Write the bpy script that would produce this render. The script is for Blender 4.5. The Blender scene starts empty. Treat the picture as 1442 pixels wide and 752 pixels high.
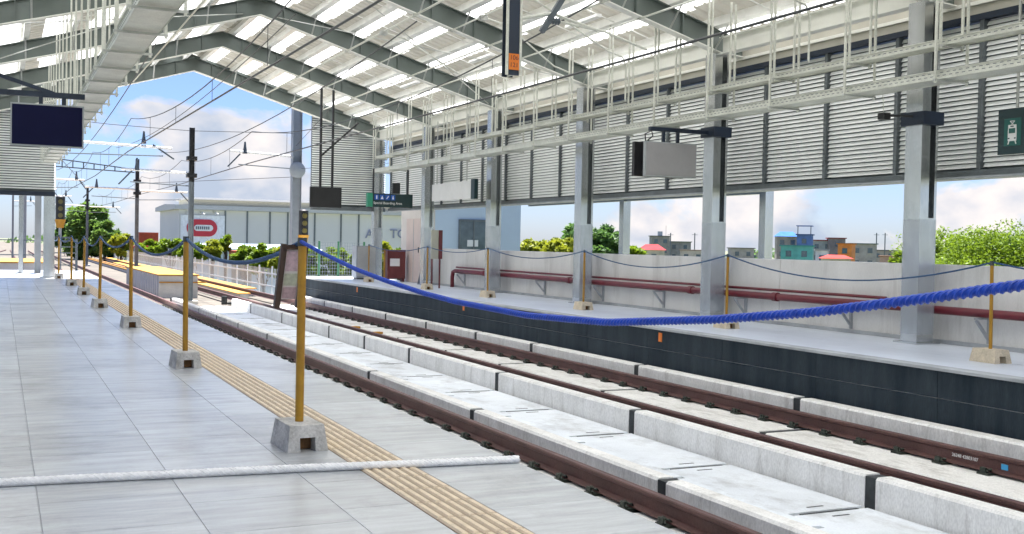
import bpy, math, random
from mathutils import Vector, Matrix
random.seed(7)
R = math.radians
sc = bpy.context.scene
col = sc.collection

# ------------------------------------------------------------------ camera
F, CX, CY, EYE = 1550.0, 721.0, 376.0, 1.27
ROLL, YAW, PIT = R(1.1), R(24.964), R(1.188)

def ray(x, y):
    a, b = x - CX, y - CY
    u = a * math.cos(ROLL) + b * math.sin(ROLL)
    v = -a * math.sin(ROLL) + b * math.cos(ROLL)
    dn = v * math.cos(PIT) + F * math.sin(PIT)
    fw = F * math.cos(PIT) - v * math.sin(PIT)
    return Vector((u * math.cos(YAW) + fw * math.sin(YAW), -u * math.sin(YAW) + fw * math.cos(YAW), -dn))

def at(x, y, X=None, Y=None, Z=None):
    """point of the photograph (x, y) on the plane X=, Y= or Z="""
    r = ray(x, y)
    t = X / r.x if X is not None else (Y / r.y if Y is not None else (Z - EYE) / r.z)
    return Vector((0, 0, EYE)) + r * t

cam_d = bpy.data.cameras.new('camera')
cam = bpy.data.objects.new('camera', cam_d)
col.objects.link(cam)
c0 = ray(CX, CY)
rt = (ray(CX + 100, CY) - c0).normalized()
up = (ray(CX, CY - 100) - c0).normalized()
fw = c0.normalized()
cam.matrix_world = Matrix(((rt.x, up.x, -fw.x, 0), (rt.y, up.y, -fw.y, 0), (rt.z, up.z, -fw.z, EYE), (0, 0, 0, 1)))
cam_d.sensor_fit = 'HORIZONTAL'
cam_d.sensor_width = 36
cam_d.lens = F / 1442 * 36
cam_d.clip_start = 0.05
cam_d.clip_end = 6000
sc.camera = cam

# ------------------------------------------------------------------ sky and sun
SUN_EL, SUN_AZ = R(74), R(15)      # azimuth clockwise from +Y
w = bpy.data.worlds.new('World')
sc.world = w
w.use_nodes = True
nt = w.node_tree
nt.nodes.clear()
N = nt.nodes.new
L = nt.links.new
out = N('ShaderNodeOutputWorld')
bg = N('ShaderNodeBackground')
bg.inputs['Strength'].default_value = 0.05
sky = N('ShaderNodeTexSky')
sky.sky_type = 'NISHITA'
sky.sun_disc = False
sky.sun_elevation = SUN_EL
sky.sun_rotation = SUN_AZ
sky.air_density = 1.0
sky.dust_density = 0.4
sky.ozone_density = 1.5
# cumulus clouds: noise over the direction, denser towards the horizon
tc = N('ShaderNodeTexCoord')
mp = N('ShaderNodeMapping')
mp.inputs['Scale'].default_value = (1, 1, 1.5)
mp.inputs['Location'].default_value = (2.14, 4.90, 3.372)
mp.inputs['Rotation'].default_value = (0, 0, R(-28))
n1 = N('ShaderNodeTexNoise')
n1.inputs['Scale'].default_value = 6.0
n1.inputs['Detail'].default_value = 9
n1.inputs['Roughness'].default_value = 0.56
n1.inputs['Distortion'].default_value = 0.25
sep = N('ShaderNodeSeparateXYZ')
mr = N('ShaderNodeMapRange')          # fewer clouds higher up
mr.inputs['From Min'].default_value = 0.0
mr.inputs['From Max'].default_value = 0.45
mr.inputs['To Min'].default_value = 0.045
mr.inputs['To Max'].default_value = -0.13
add = N('ShaderNodeMath')
add.operation = 'ADD'
cr = N('ShaderNodeValToRGB')
cr.color_ramp.elements[0].position = 0.515
cr.color_ramp.elements[1].position = 0.57
n2 = N('ShaderNodeTexNoise')
n2.inputs['Scale'].default_value = 14
n2.inputs['Detail'].default_value = 6
cc = N('ShaderNodeValToRGB')
cc.color_ramp.elements[0].color = (2.5, 2.9, 3.6, 1)
cc.color_ramp.elements[0].position = 0.35
cc.color_ramp.elements[1].color = (4.9, 4.6, 4.5, 1)
cc.color_ramp.elements[1].position = 0.62
mix = N('ShaderNodeMix')
mix.data_type = 'RGBA'
L(tc.outputs['Generated'], mp.inputs['Vector'])
L(mp.outputs['Vector'], n1.inputs['Vector'])
L(mp.outputs['Vector'], n2.inputs['Vector'])
L(tc.outputs['Generated'], sep.inputs[0])
L(sep.outputs['Z'], mr.inputs['Value'])
L(n1.outputs['Fac'], add.inputs[0])
L(mr.outputs[0], add.inputs[1])
L(add.outputs[0], cr.inputs['Fac'])
L(n2.outputs['Fac'], cc.inputs['Fac'])
L(cr.outputs['Color'], mix.inputs[0])
tint = N('ShaderNodeMix')             # dims the whole clear sky evenly and turns it bluer
tint.data_type = 'RGBA'
tint.blend_type = 'MULTIPLY'
tint.inputs[0].default_value = 1
tint.inputs[7].default_value = (.49, .57, .84, 1)
L(sky.outputs['Color'], tint.inputs[6])
L(tint.outputs[2], mix.inputs[6])
L(cc.outputs['Color'], mix.inputs[7])
L(mix.outputs[2], bg.inputs['Color'])
L(bg.outputs[0], out.inputs['Surface'])

sun_d = bpy.data.lights.new('sun', 'SUN')
sun_d.energy = 5.0
sun_d.angle = R(0.53)
sun_d.color = (1.0, 0.97, 0.93)
sun = bpy.data.objects.new('sun', sun_d)
col.objects.link(sun)
sd = Vector((math.sin(SUN_AZ) * math.cos(SUN_EL), math.cos(SUN_AZ) * math.cos(SUN_EL), math.sin(SUN_EL)))
sun.rotation_euler = (-sd).to_track_quat('-Z', 'Y').to_euler()

vs = sc.view_settings
vs.view_transform = 'Standard'
vs.look = 'None'
vs.exposure = 2.12
vs.gamma = 1.0
vs.use_curve_mapping = False
sc.cycles.use_denoising = True
sc.cycles.max_bounces = 10
sc.cycles.diffuse_bounces = 6
sc.cycles.transmission_bounces = 6
sc.cycles.transparent_max_bounces = 8
sc.cycles.sample_clamp_indirect = 6

# ------------------------------------------------------------------ helpers
class MB:
    """collects shapes in world coordinates, becomes one mesh"""
    def __init__(s):
        s.v = []
        s.f = []
        s.sm = False
    def add(s, vs_, fs):
        o = len(s.v)
        s.v += [tuple(p) for p in vs_]
        s.f += [tuple(i + o for i in f) for f in fs]
        return s
    def box(s, x0, x1, y0, y1, z0, z1):
        v = [(x0, y0, z0), (x1, y0, z0), (x1, y1, z0), (x0, y1, z0), (x0, y0, z1), (x1, y0, z1), (x1, y1, z1), (x0, y1, z1)]
        return s.add(v, [(0, 3, 2, 1), (4, 5, 6, 7), (0, 1, 5, 4), (1, 2, 6, 5), (2, 3, 7, 6), (3, 0, 4, 7)])
    def cbox(s, x0, x1, y0, y1, z0, z1, b):
        """box with chamfered long top edges (runs along y)"""
        p = [(x0, z0), (x1, z0), (x1, z1 - b), (x1 - b, z1), (x0 + b, z1), (x0, z1 - b)]
        return s.prism([(x, z) for x, z in p], y0, y1)
    def prism(s, prof, y0, y1):
        n = len(prof)
        v = [(x, y0, z) for x, z in prof] + [(x, y1, z) for x, z in prof]
        fs = [(i, (i + 1) % n, n + (i + 1) % n, n + i) for i in range(n)]
        return s.add(v, [tuple(range(n))[::-1], tuple(range(n, 2 * n))] + [f[::-1] for f in fs])
    def prismx(s, prof, x0, x1):
        n = len(prof)
        v = [(x0, y, z) for y, z in prof] + [(x1, y, z) for y, z in prof]
        fs = [(i, (i + 1) % n, n + (i + 1) % n, n + i) for i in range(n)]
        return s.add(v, [tuple(range(n))[::-1], tuple(range(n, 2 * n))] + [f[::-1] for f in fs])
    def prismz(s, prof, z0, z1):
        n = len(prof)
        v = [(x, y, z0) for x, y in prof] + [(x, y, z1) for x, y in prof]
        fs = [(i, (i + 1) % n, n + (i + 1) % n, n + i) for i in range(n)]
        return s.add(v, [tuple(range(n))[::-1], tuple(range(n, 2 * n))] + fs)
    def bar(s, a, b, w=.05, h=None, upv=(0, 0, 1)):
        a, b = Vector(a), Vector(b)
        h = h or w
        d = (b - a).normalized()
        u = Vector(upv)
        if abs(d.dot(u)) > .98:
            u = Vector((0, 1, 0))
        r = d.cross(u).normalized() * (w / 2)
        u = r.cross(d).normalized() * (h / 2)
        v = [a - r - u, a + r - u, a + r + u, a - r + u, b - r - u, b + r - u, b + r + u, b - r + u]
        return s.add(v, [(0, 1, 2, 3), (7, 6, 5, 4), (0, 4, 5, 1), (1, 5, 6, 2), (2, 6, 7, 3), (3, 7, 4, 0)])
    def tube(s, pts, r, n=8, cap=True):
        pts = [Vector(p) for p in pts]
        rr = r if isinstance(r, (list, tuple)) else [r] * len(pts)
        rings = []
        pu = None
        for i, p in enumerate(pts):
            d = (pts[min(i + 1, len(pts) - 1)] - pts[max(i - 1, 0)]).normalized()
            u = pu if pu is not None else (Vector((0, 0, 1)) if abs(d.z) < .9 else Vector((1, 0, 0)))
            x = d.cross(u).normalized()
            u = x.cross(d).normalized()
            pu = u
            rings.append([p + (x * math.cos(2 * math.pi * k / n) + u * math.sin(2 * math.pi * k / n)) * rr[i] for k in range(n)])
        v = [q for g in rings for q in g]
        f = []
        for i in range(len(pts) - 1):
            for k in range(n):
                a, b = i * n + k, i * n + (k + 1) % n
                f.append((a, b, b + n, a + n))
        if cap:
            f.append(tuple(range(n))[::-1])
            f.append(tuple(range((len(pts) - 1) * n, len(pts) * n)))
        s.sm = True
        return s.add(v, f)
    def quad(s, a, b, c, d):
        return s.add([a, b, c, d], [(0, 1, 2, 3)])
    def mesh(s, name, mat, off=(0, 0, 0), smooth=None):
        m = bpy.data.meshes.new(name)
        o = Vector(off)
        m.from_pydata([tuple(Vector(p) - o) for p in s.v], [], s.f)
        m.validate()
        if mat:
            m.materials.append(mat)
        if s.sm if smooth is None else smooth:
            m.polygons.foreach_set('use_smooth', [True] * len(m.polygons))
            try:
                m.set_sharp_from_angle(angle=R(40))
            except Exception:
                pass
        m.update()
        return m

BASE = {}
def base_of(p):
    return BASE.get(p.name, Vector((0, 0, 0))) if p else Vector((0, 0, 0))
def link(name, data, parent=None):
    o = bpy.data.objects.new(name, data)
    col.objects.link(o)
    if parent:
        o.parent = parent
        BASE[o.name] = base_of(parent)
    return o
def tag(o, label=None, cat=None, group=None, kind=None):
    if label: o['label'] = label
    if cat: o['category'] = cat
    if group: o['group'] = group
    if kind: o['kind'] = kind
    return o
def thing(name, loc, label, cat, group=None):
    o = bpy.data.objects.new(name, None)
    col.objects.link(o)
    o.empty_display_size = .2
    o.location = loc
    BASE[o.name] = Vector(loc)
    return tag(o, label, cat, group)
def part(name, mb, mat, parent, kind=None, smooth=None, label=None):
    """mesh given in world coordinates, child of parent"""
    o = link(name, mb.mesh(name, mat, base_of(parent), smooth), parent)
    if kind: o['kind'] = kind
    if label: o['label'] = label
    return o
def inst(name, mesh, loc, parent, rz=0):
    """child that shares mesh data; loc in world coordinates"""
    o = link(name, mesh, parent)
    o.location = Vector(loc) - base_of(parent)
    if rz: o.rotation_euler.z = rz
    BASE[o.name] = Vector(loc)
    return o
def single(name, mb, mat, label, cat, group=None, origin=None, smooth=None):
    """a thing that is one mesh"""
    off = Vector(origin) if origin is not None else Vector((0, 0, 0))
    o = link(name, mb.mesh(name, mat, off, smooth))
    o.location = off
    BASE[o.name] = off
    return tag(o, label, cat, group)
def struct(name, mb, mat):
    return tag(link(name, mb.mesh(name, mat)), kind='structure')

def M(name, c, rough=.6, metal=0., var=.12, scale=3., bump=0., bscale=40., stretch=(1, 1, 1), rnd=0., spec=.5, c2=None, fine=0., dirt=0., dscale=1.2, dstretch=(1, 1, 1), dpos=.56):
    m = bpy.data.materials.new(name)
    m.use_nodes = True
    t = m.node_tree
    b = t.nodes['Principled BSDF']
    b.inputs['Roughness'].default_value = rough
    b.inputs['Metallic'].default_value = metal
    b.inputs['Specular IOR Level'].default_value = spec
    g = t.nodes.new('ShaderNodeNewGeometry')
    mpn = t.nodes.new('ShaderNodeMapping')
    mpn.inputs['Scale'].default_value = stretch
    t.links.new(g.outputs['Position'], mpn.inputs['Vector'])
    n = t.nodes.new('ShaderNodeTexNoise')
    n.inputs['Scale'].default_value = scale
    n.inputs['Detail'].default_value = 7
    n.inputs['Roughness'].default_value = .65
    t.links.new(mpn.outputs[0], n.inputs['Vector'])
    r = t.nodes.new('ShaderNodeValToRGB')
    lo = c2 if c2 else tuple(x * (1 - var) for x in c)
    hi = tuple(min(1, x * (1 + var)) for x in c) if not c2 else c
    r.color_ramp.elements[0].color = (*lo, 1)
    r.color_ramp.elements[0].position = .33
    r.color_ramp.elements[1].color = (*hi, 1)
    r.color_ramp.elements[1].position = .67
    t.links.new(n.outputs['Fac'], r.inputs['Fac'])
    last = r.outputs['Color']
    if rnd:
        oi = t.nodes.new('ShaderNodeObjectInfo')
        mr_ = t.nodes.new('ShaderNodeMapRange')
        mr_.inputs['To Min'].default_value = 1 - rnd
        mr_.inputs['To Max'].default_value = 1 + rnd
        t.links.new(oi.outputs['Random'], mr_.inputs['Value'])
        hs = t.nodes.new('ShaderNodeHueSaturation')
        t.links.new(mr_.outputs[0], hs.inputs['Value'])
        t.links.new(last, hs.inputs['Color'])
        last = hs.outputs['Color']
    if fine:
        n3 = t.nodes.new('ShaderNodeTexNoise')
        n3.inputs['Scale'].default_value = 60
        n3.inputs['Detail'].default_value = 4
        t.links.new(mpn.outputs[0], n3.inputs['Vector'])
        m3 = t.nodes.new('ShaderNodeMapRange')
        m3.inputs['From Min'].default_value = .3
        m3.inputs['From Max'].default_value = .7
        m3.inputs['To Min'].default_value = 1 - fine
        m3.inputs['To Max'].default_value = 1 + fine
        t.links.new(n3.outputs['Fac'], m3.inputs['Value'])
        h3 = t.nodes.new('ShaderNodeHueSaturation')
        t.links.new(m3.outputs[0], h3.inputs['Value'])
        t.links.new(last, h3.inputs['Color'])
        last = h3.outputs['Color']
    if dirt:
        md = t.nodes.new('ShaderNodeMapping')
        md.inputs['Scale'].default_value = dstretch
        md.inputs['Location'].default_value = (3.3, 8.1, 1.7)
        t.links.new(g.outputs['Position'], md.inputs['Vector'])
        nd = t.nodes.new('ShaderNodeTexNoise')
        nd.inputs['Scale'].default_value = dscale
        nd.inputs['Detail'].default_value = 10
        nd.inputs['Roughness'].default_value = .72
        t.links.new(md.outputs[0], nd.inputs['Vector'])
        dm = t.nodes.new('ShaderNodeMapRange')
        dm.inputs['From Min'].default_value = dpos - .06
        dm.inputs['From Max'].default_value = dpos + .10
        dm.inputs['To Max'].default_value = dirt
        t.links.new(nd.outputs['Fac'], dm.inputs['Value'])
        dx = t.nodes.new('ShaderNodeMix')
        dx.data_type = 'RGBA'
        dx.blend_type = 'MULTIPLY'
        dx.inputs[7].default_value = (.30, .27, .23, 1)
        t.links.new(dm.outputs[0], dx.inputs[0])
        t.links.new(last, dx.inputs[6])
        last = dx.outputs[2]
    t.links.new(last, b.inputs['Base Color'])
    if bump:
        nb = t.nodes.new('ShaderNodeTexNoise')
        nb.inputs['Scale'].default_value = bscale
        nb.inputs['Detail'].default_value = 5
        t.links.new(mpn.outputs[0], nb.inputs['Vector'])
        bp = t.nodes.new('ShaderNodeBump')
        bp.inputs['Strength'].default_value = bump
        bp.inputs['Distance'].default_value = .02
        t.links.new(nb.outputs['Fac'], bp.inputs['Height'])
        t.links.new(bp.outputs[0], b.inputs['Normal'])
    return m

def translucent(name, c, fac):
    m = M(name, c, .5, var=.05)
    t = m.node_tree
    b = t.nodes['Principled BSDF']
    tr = t.nodes.new('ShaderNodeBsdfTranslucent')
    tr.inputs['Color'].default_value = (*c, 1)
    mx = t.nodes.new('ShaderNodeMixShader')
    mx.inputs[0].default_value = fac
    t.links.new(b.outputs[0], mx.inputs[1])
    t.links.new(tr.outputs[0], mx.inputs[2])
    t.links.new(mx.outputs[0], t.nodes['Material Output'].inputs['Surface'])
    return m

MAT = dict(
    tile=M('tile', (.46, .48, .495), .27, var=.15, scale=1.7, stretch=(1, 6, 1), rnd=.10, bump=.02, bscale=30, fine=.05, dirt=.34, dscale=.9, dstretch=(1, .8, 1)),
    grout=M('grout', (.33, .34, .35), .9),
    tactile=M('tactile', (.68, .56, .40), .6, var=.12, scale=8, fine=.08),
    tactile_bed=M('tactile_bed', (.34, .26, .18), .8, var=.15),
    conc=M('concrete', (.62, .61, .57), .85, var=.14, scale=1.6, bump=.25, bscale=22, fine=.08),
    conc_stain=M('concrete_kerb', (.82, .815, .795), .85, scale=2.6, c2=(.68, .675, .65), bump=.3, bscale=25, stretch=(1, 1, .5), fine=.12, dirt=.38, dscale=3.5, dstretch=(1, 1.6, .35), dpos=.58),
    conc_cover=M('concrete_cover', (.72, .76, .80), .7, var=.1, scale=1.3, bump=.1, rnd=.06, fine=.06, dirt=.4, dscale=1.8, dstretch=(1, .6, 1)),
    plinth=M('plinth', (.82, .815, .79), .85, c2=(.68, .675, .645), scale=1.8, bump=.2, fine=.12, dirt=.42, dscale=2.2, dstretch=(2.5, .7, 1)),
    joint=M('joint_filler', (.035, .04, .042), .8, var=.3, scale=10),
    face=M('platform_face', (.036, .050, .062), .75, c2=(.006, .016, .026), spec=.3, scale=2.0, stretch=(1, 1.6, .22), bump=.15, bscale=12, fine=.25),
    nosing=M('nosing', (.36, .38, .40), .7, var=.2, scale=2),
    platfar=M('platform_paving', (.60, .65, .72), .35, var=.1, scale=1.0, stretch=(1, .4, 1), rnd=.05),
    wall=M('parapet', (.66, .65, .625), .85, var=.10, scale=.8, bump=.1, stretch=(1, 1, .35), fine=.04, dirt=.3, dscale=1.4, dstretch=(1, 1.5, .25), dpos=.57),
    rail=M('rail_steel', (.13, .062, .055), .55, metal=.25, c2=(.085, .04, .035), scale=3, fine=.25),
    clip=M('clip_steel', (.035, .045, .035), .5, metal=.4, var=.4, scale=30),
    steel=M('galvanised', (.50, .51, .49), .38, metal=.55, var=.16, scale=1.6, fine=.05),
    column=M('column_steel', (.56, .58, .59), .24, metal=.95, var=.2, scale=1.4, stretch=(1, 1, .25), fine=.06, bump=.05, bscale=6),
    beam=M('beam_paint', (.115, .14, .13), .5, metal=.0, var=.12, scale=1.2),
    beam_lo=M('beam_flange', (.80, .80, .75), .45, var=.08, scale=1.2),
    purlin=M('purlin', (.86, .86, .83), .42, metal=.1, var=.1, scale=2),
    tray=M('tray_galvanised', (.62, .63, .57), .4, metal=.25, var=.12, scale=4, fine=.1),
    sheet=translucent('roof_sheet', (.50, .48, .42), .05),
    skylight=translucent('skylight_sheet', (.93, .93, .90), .60),
    slat=M('louvre_slat', (.86, .88, .87), .4, metal=.0, var=.06, scale=1.5),
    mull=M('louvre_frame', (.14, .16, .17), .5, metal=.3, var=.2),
    darkframe=M('dark_frame', (.045, .055, .06), .5, var=.3),
    navy=M('navy_paint', (.012, .022, .045), .45, var=.2),
    black=M('black_paint', (.012, .012, .014), .45, var=.3),
    screen=M('screen_glass', (.003, .004, .035), .5, var=.05, spec=.15),
    screen_grey=M('screen_pale', (.33, .32, .33), .25, var=.05),
    white=M('white_paint', (.78, .78, .77), .5, var=.05),
    yellow=M('yellow_paint', (.44, .235, .012), .42, c2=(.31, .155, .01), scale=6, dirt=.7, dscale=14, dstretch=(1, 1, .3), dpos=.62),
    block=M('block_concrete', (.50, .49, .465), .9, var=.2, scale=7, bump=.4, bscale=40, fine=.15, dirt=.5, dscale=6),
    block_warm=M('block_concrete_warm', (.56, .48, .36), .9, var=.2, scale=7, bump=.4, bscale=40, fine=.12),
    rust=M('rusty_inside', (.22, .11, .04), .9, var=.4, scale=15),
    rope=M('rope_dark', (.015, .065, .16), .7, var=.3, scale=30),
    blue=M('blue_rope', (.006, .062, .46), .4, var=.2, scale=40),
    hose=M('white_hose', (.84, .84, .83), .6, var=.1, scale=30, bump=.3, bscale=90),
    red=M('fire_red', (.13, .006, .014), .4, var=.15, scale=2),
    maroon=M('maroon', (.14, .03, .03), .5, var=.15),
    wood=M('dark_wood', (.045, .022, .012), .5, var=.4, scale=14, stretch=(1, 1, .1)),
    green=M('sign_green', (.005, .10, .085), .4, var=.05),
    dgreen=M('sign_dark', (.006, .03, .035), .4, var=.05),
    bluesign=M('sign_blue', (.012, .09, .42), .4, var=.05),
    orange=M('orange', (.75, .20, .02), .5, var=.1),
    glass=M('window_glass', (.10, .14, .17), .12, metal=.2, var=.3),
    lblue=M('pale_blue_wall', (.52, .62, .72), .7, var=.05, scale=.5),
    wh_wall=M('warehouse_wall', (.66, .65, .63), .6, var=.05, scale=.05),
    wh_roof=M('warehouse_roof', (.50, .50, .49), .5, var=.05),
    cream=M('cream', (.46, .45, .36), .6, var=.06),
    redlogo=M('red_logo', (.55, .03, .05), .5, var=.05),
    deck=M('viaduct_deck', (.17, .15, .13), .95, spec=.05, c2=(.10, .095, .085), scale=.8, bump=.1, fine=.1),
    tarp=M('yellow_sheet', (.46, .22, .015), .6, var=.15, scale=2),
    ground=M('ground_cover', (.10, .13, .05), .9, c2=(.13, .125, .10), scale=.03, fine=.3),
    bark=M('bark', (.09, .07, .05), .9, var=.3, scale=6),
    mast=M('mast_paint', (.10, .12, .14), .5, metal=.3, var=.2),
    mast_low=M('mast_grey', (.17, .195, .215), .5, metal=.3, var=.2),
    lattice=M('lattice_grey', (.35, .37, .39), .5, metal=.4, var=.1),
    wire=M('wire', (.05, .055, .06), .5, metal=.4, var=.1),
    skin=M('skin', (.28, .16, .10), .6),
)
def leafmat(name, c, c2):
    m = M(name, c, .55, c2=c2, scale=.9, rnd=.05, spec=.3)
    t = m.node_tree
    b = t.nodes['Principled BSDF']
    tr = t.nodes.new('ShaderNodeBsdfTranslucent')
    tr.inputs['Color'].default_value = (c[0] * 1.3, c[1] * 1.3, c[2], 1)
    mx = t.nodes.new('ShaderNodeMixShader')
    mx.inputs[0].default_value = .35
    t.links.new(b.outputs[0], mx.inputs[1])
    t.links.new(tr.outputs[0], mx.inputs[2])
    t.links.new(mx.outputs[0], t.nodes['Material Output'].inputs['Surface'])
    return m
MAT['leaf_lime'] = leafmat('leaf_lime', (.17, .25, .02), (.09, .16, .012))
MAT['leaf_yellow'] = leafmat('leaf_yellow', (.27, .29, .025), (.16, .22, .02))
MAT['leaf_dark'] = leafmat('leaf_dark', (.09, .175, .05), (.045, .10, .03))
MAT['leaf_mid'] = leafmat('leaf_mid', (.13, .22, .05), (.07, .14, .03))

# ------------------------------------------------------------------ dimensions (metres; x across the tracks, y along them, platform top z = 0)
ZR = -.73                     # rail head
E1, E2 = 2.75, 9.40           # platform edges
XA, XB, XC = 4.85, 7.47, 8.98  # visible rails
YEND1, YEND2 = 43.5, 38.5     # platform ends
GZ = -8.0                     # street level
BAY = 4.87
FR = [35.86 - BAY * k for k in range(10)][::-1]
RX, RZ0, SL = 5.5, 6.55, .30  # ridge x, underside of rafters at the ridge, slope
def zb(x): return RZ0 - SL * abs(x - RX)

# ================================================================== SETTING
g = MB().quad((-3000, -3000, GZ), (3000, -3000, GZ), (3000, 3000, GZ), (-3000, 3000, GZ))
struct('ground', g, MAT['ground'])

# near platform with tiles
np_ = struct('near_platform', MB().box(-1.6, E1 - .012, -9, YEND1, -1.25, -.003), MAT['grout'])
part('edge_face', MB().box(E1 - .012, E1 - .002, -8.99, YEND1 - .01, -1.2, -.03), MAT['face'], np_)
cols = [(-1.6, -1.13), (-1.13, -.48), (-.48, .175), (.175, .83), (.83, 1.48), (1.48, 1.825), (2.145, E1)]
tm = {}
tiles = []
PIT_T = .60
for ci, (a, b) in enumerate(cols):
    k = 0
    y = -9.0 + (.23 if ci % 2 else .0)
    while y < YEND1 - .3:
        tiles.append((ci, y, min(PIT_T, YEND1 - y)))
        y += PIT_T
def tile_mesh(wd, ln):
    key = (round(wd, 3), round(ln, 3))
    if key not in tm:
        q = MB()
        bv = .0015
        q.add([(0, 0, -.0028), (wd, 0, -.0028), (wd, ln, -.0028), (0, ln, -.0028),
               (bv, bv, 0), (wd - bv, bv, 0), (wd - bv, ln - bv, 0), (bv, ln - bv, 0)],
              [(4, 5, 6, 7), (0, 1, 5, 4), (1, 2, 6, 5), (2, 3, 7, 6), (3, 0, 4, 7)])
        tm[key] = q.mesh('floor_tile', MAT['tile'])
    return tm[key]
GJ = .0035
near_t = [t for t in tiles if cols[t[0]][1] > .0 and t[1] > 3.0]
near_t.sort(key=lambda t: t[1])
near_t = near_t[:300]
ns = set((t[0], t[1]) for t in near_t)
for ci, y, ln in near_t:
    a, b = cols[ci]
    inst('floor_tile', tile_mesh(b - a - GJ, ln - GJ), (a + GJ / 2, y + GJ / 2, 0), np_)
rest = MB()
for ci, y, ln in tiles:
    if (ci, y) not in ns:
        a, b = cols[ci]
        rest.box(a + GJ / 2, b - GJ / 2, y + GJ / 2, y + ln - GJ / 2, -.0028, 0)
part('far_floor_tiles', rest, MAT['tile'], np_, kind='stuff')
part('tactile_bed', MB().box(1.828, 2.142, -8.9, YEND1 - .02, -.0028, .001), MAT['tactile_bed'], np_)
tb = MB()
y = -1.0
while y < YEND1 - .3:
    for k in range(6):
        x = 1.85 + k * .0525
        if y < 14:
            tb.add([(x - .017, y, 0.001), (x + .017, y, 0.001), (x + .017, y + .285, 0.001), (x - .017, y + .285, 0.001),
                    (x - .011, y + .006, .009), (x + .011, y + .006, .009), (x + .011, y + .279, .009), (x - .011, y + .279, .009)],
                   [(4, 5, 6, 7), (0, 1, 5, 4), (1, 2, 6, 5), (2, 3, 7, 6), (3, 0, 4, 7)])
        else:
            tb.box(x - .013, x + .013, y, y + .285, .001, .009)
    y += .30
part('tactile_bar', tb, MAT['tactile'], np_, kind='stuff')

# far platform
fp = struct('far_platform', MB().box(E2 + .02, 12.1, -9, YEND2, -1.25, -.012), MAT['conc'])
for i in range(24):
    y0 = -9 + i * 2.0
    y1 = min(y0 + 2.0, YEND2)
    if y1 - y0 < .2: continue
    z1 = -.335
    part('face_panel', MB().box(E2, E2 + .02, y0 + .003, y1 - .003, z1, -.035), MAT['face'], fp)
    part('face_panel', MB().box(E2 + .006, E2 + .02, y0 + .003, y1 - .003, -1.0, z1 - .012), MAT['face'], fp)
part('platform_nosing', MB().cbox(E2 - .03, E2 + .16, -9, YEND2, -.034, .004, .008), MAT['nosing'], fp)
k = 0
for i in range(42):
    y0 = -9 + i * 1.2
    y1 = min(y0 + 1.2, YEND2)
    if y1 <= y0: continue
    for a, b in ((E2 + .165, 10.6), (10.6, 11.9)):
        part('paving_slab', MB().box(a + .003, b - .003, y0 + .003, y1 - .003, -.012, 0), MAT['platfar'], fp)
for py in ((930, 475), (653, 433), (503, 408)):
    p = at(py[0], py[1], X=E2)
    part('marker_plate', MB().box(E2 - .006, E2 - .001, p.y - .05, p.y + .05, p.z - .07, p.z + .07), MAT['orange'], fp)

# trackbed with plinths, kerbs and the covered trough between the tracks
TBE = 37.6
tbd = struct('trackbed', MB().box(E1 + .002, E2 - .002, -9, TBE, -1.5, -1.02), MAT['conc'])
def gaps(ys, y0, y1):
    pts = [y0] + [v for v in ys if y0 < v < y1] + [y1]
    return list(zip(pts[:-1], pts[1:]))
gB = [-4.7, -.7, 3.37, 7.42, 11.47, 15.48, 19.51, 22.31, 25.07, 27.6, 29.8, 33.9, 36.1, 38.8]
gA = [-4.4, -.3, 3.75, 7.81, 11.92, 15.93, 20.04, 22.91, 26, 28.8, 31.6, 34.5, 37.3]
gC = [-5.0, -1., 2.8, 6.75, 10.64, 14.51, 18.31, 21.0, 24, 27, 30, 33, 36]
GW = .068
for lbl, gs, x0, x1, zt in (('a', gA, 5.06, 5.24, -.685), ('b', gB, 6.98, 7.17, -.715), ('c2', [v + .4 for v in gC], 9.14, 9.34, -.60), ('d', gA, 3.55, 3.72, -.685)):
    for y0, y1 in gaps(gs, -9, TBE - .6):
        part('kerb_block', MB().cbox(x0, x1, y0 + GW, y1 - GW, -1.02, zt, .022), MAT['conc_stain'], tbd)
    for gy in gs:
        part('joint_filler', MB().box(x0 + .008, x1 - .008, gy - GW, gy + GW, -1.02, zt - .012), MAT['joint'], tbd)
for gs, x0, x1 in ((gA, 4.50, 5.055), (gC, 8.30, 9.135), (gB, 7.175, 7.75), (gA, 2.9, 3.545)):
    for y0, y1 in gaps(gs, -9, TBE - .6):
        part('plinth_block', MB().cbox(x0, x1, y0 + GW, y1 - GW, -1.02, -.925, .015), MAT['plinth'], tbd)
    for gy in gs:
        part('joint_filler', MB().box(x0 + .02, x1 - .02, gy - GW, gy + GW, -1.02, -.935), MAT['joint'], tbd)
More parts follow.
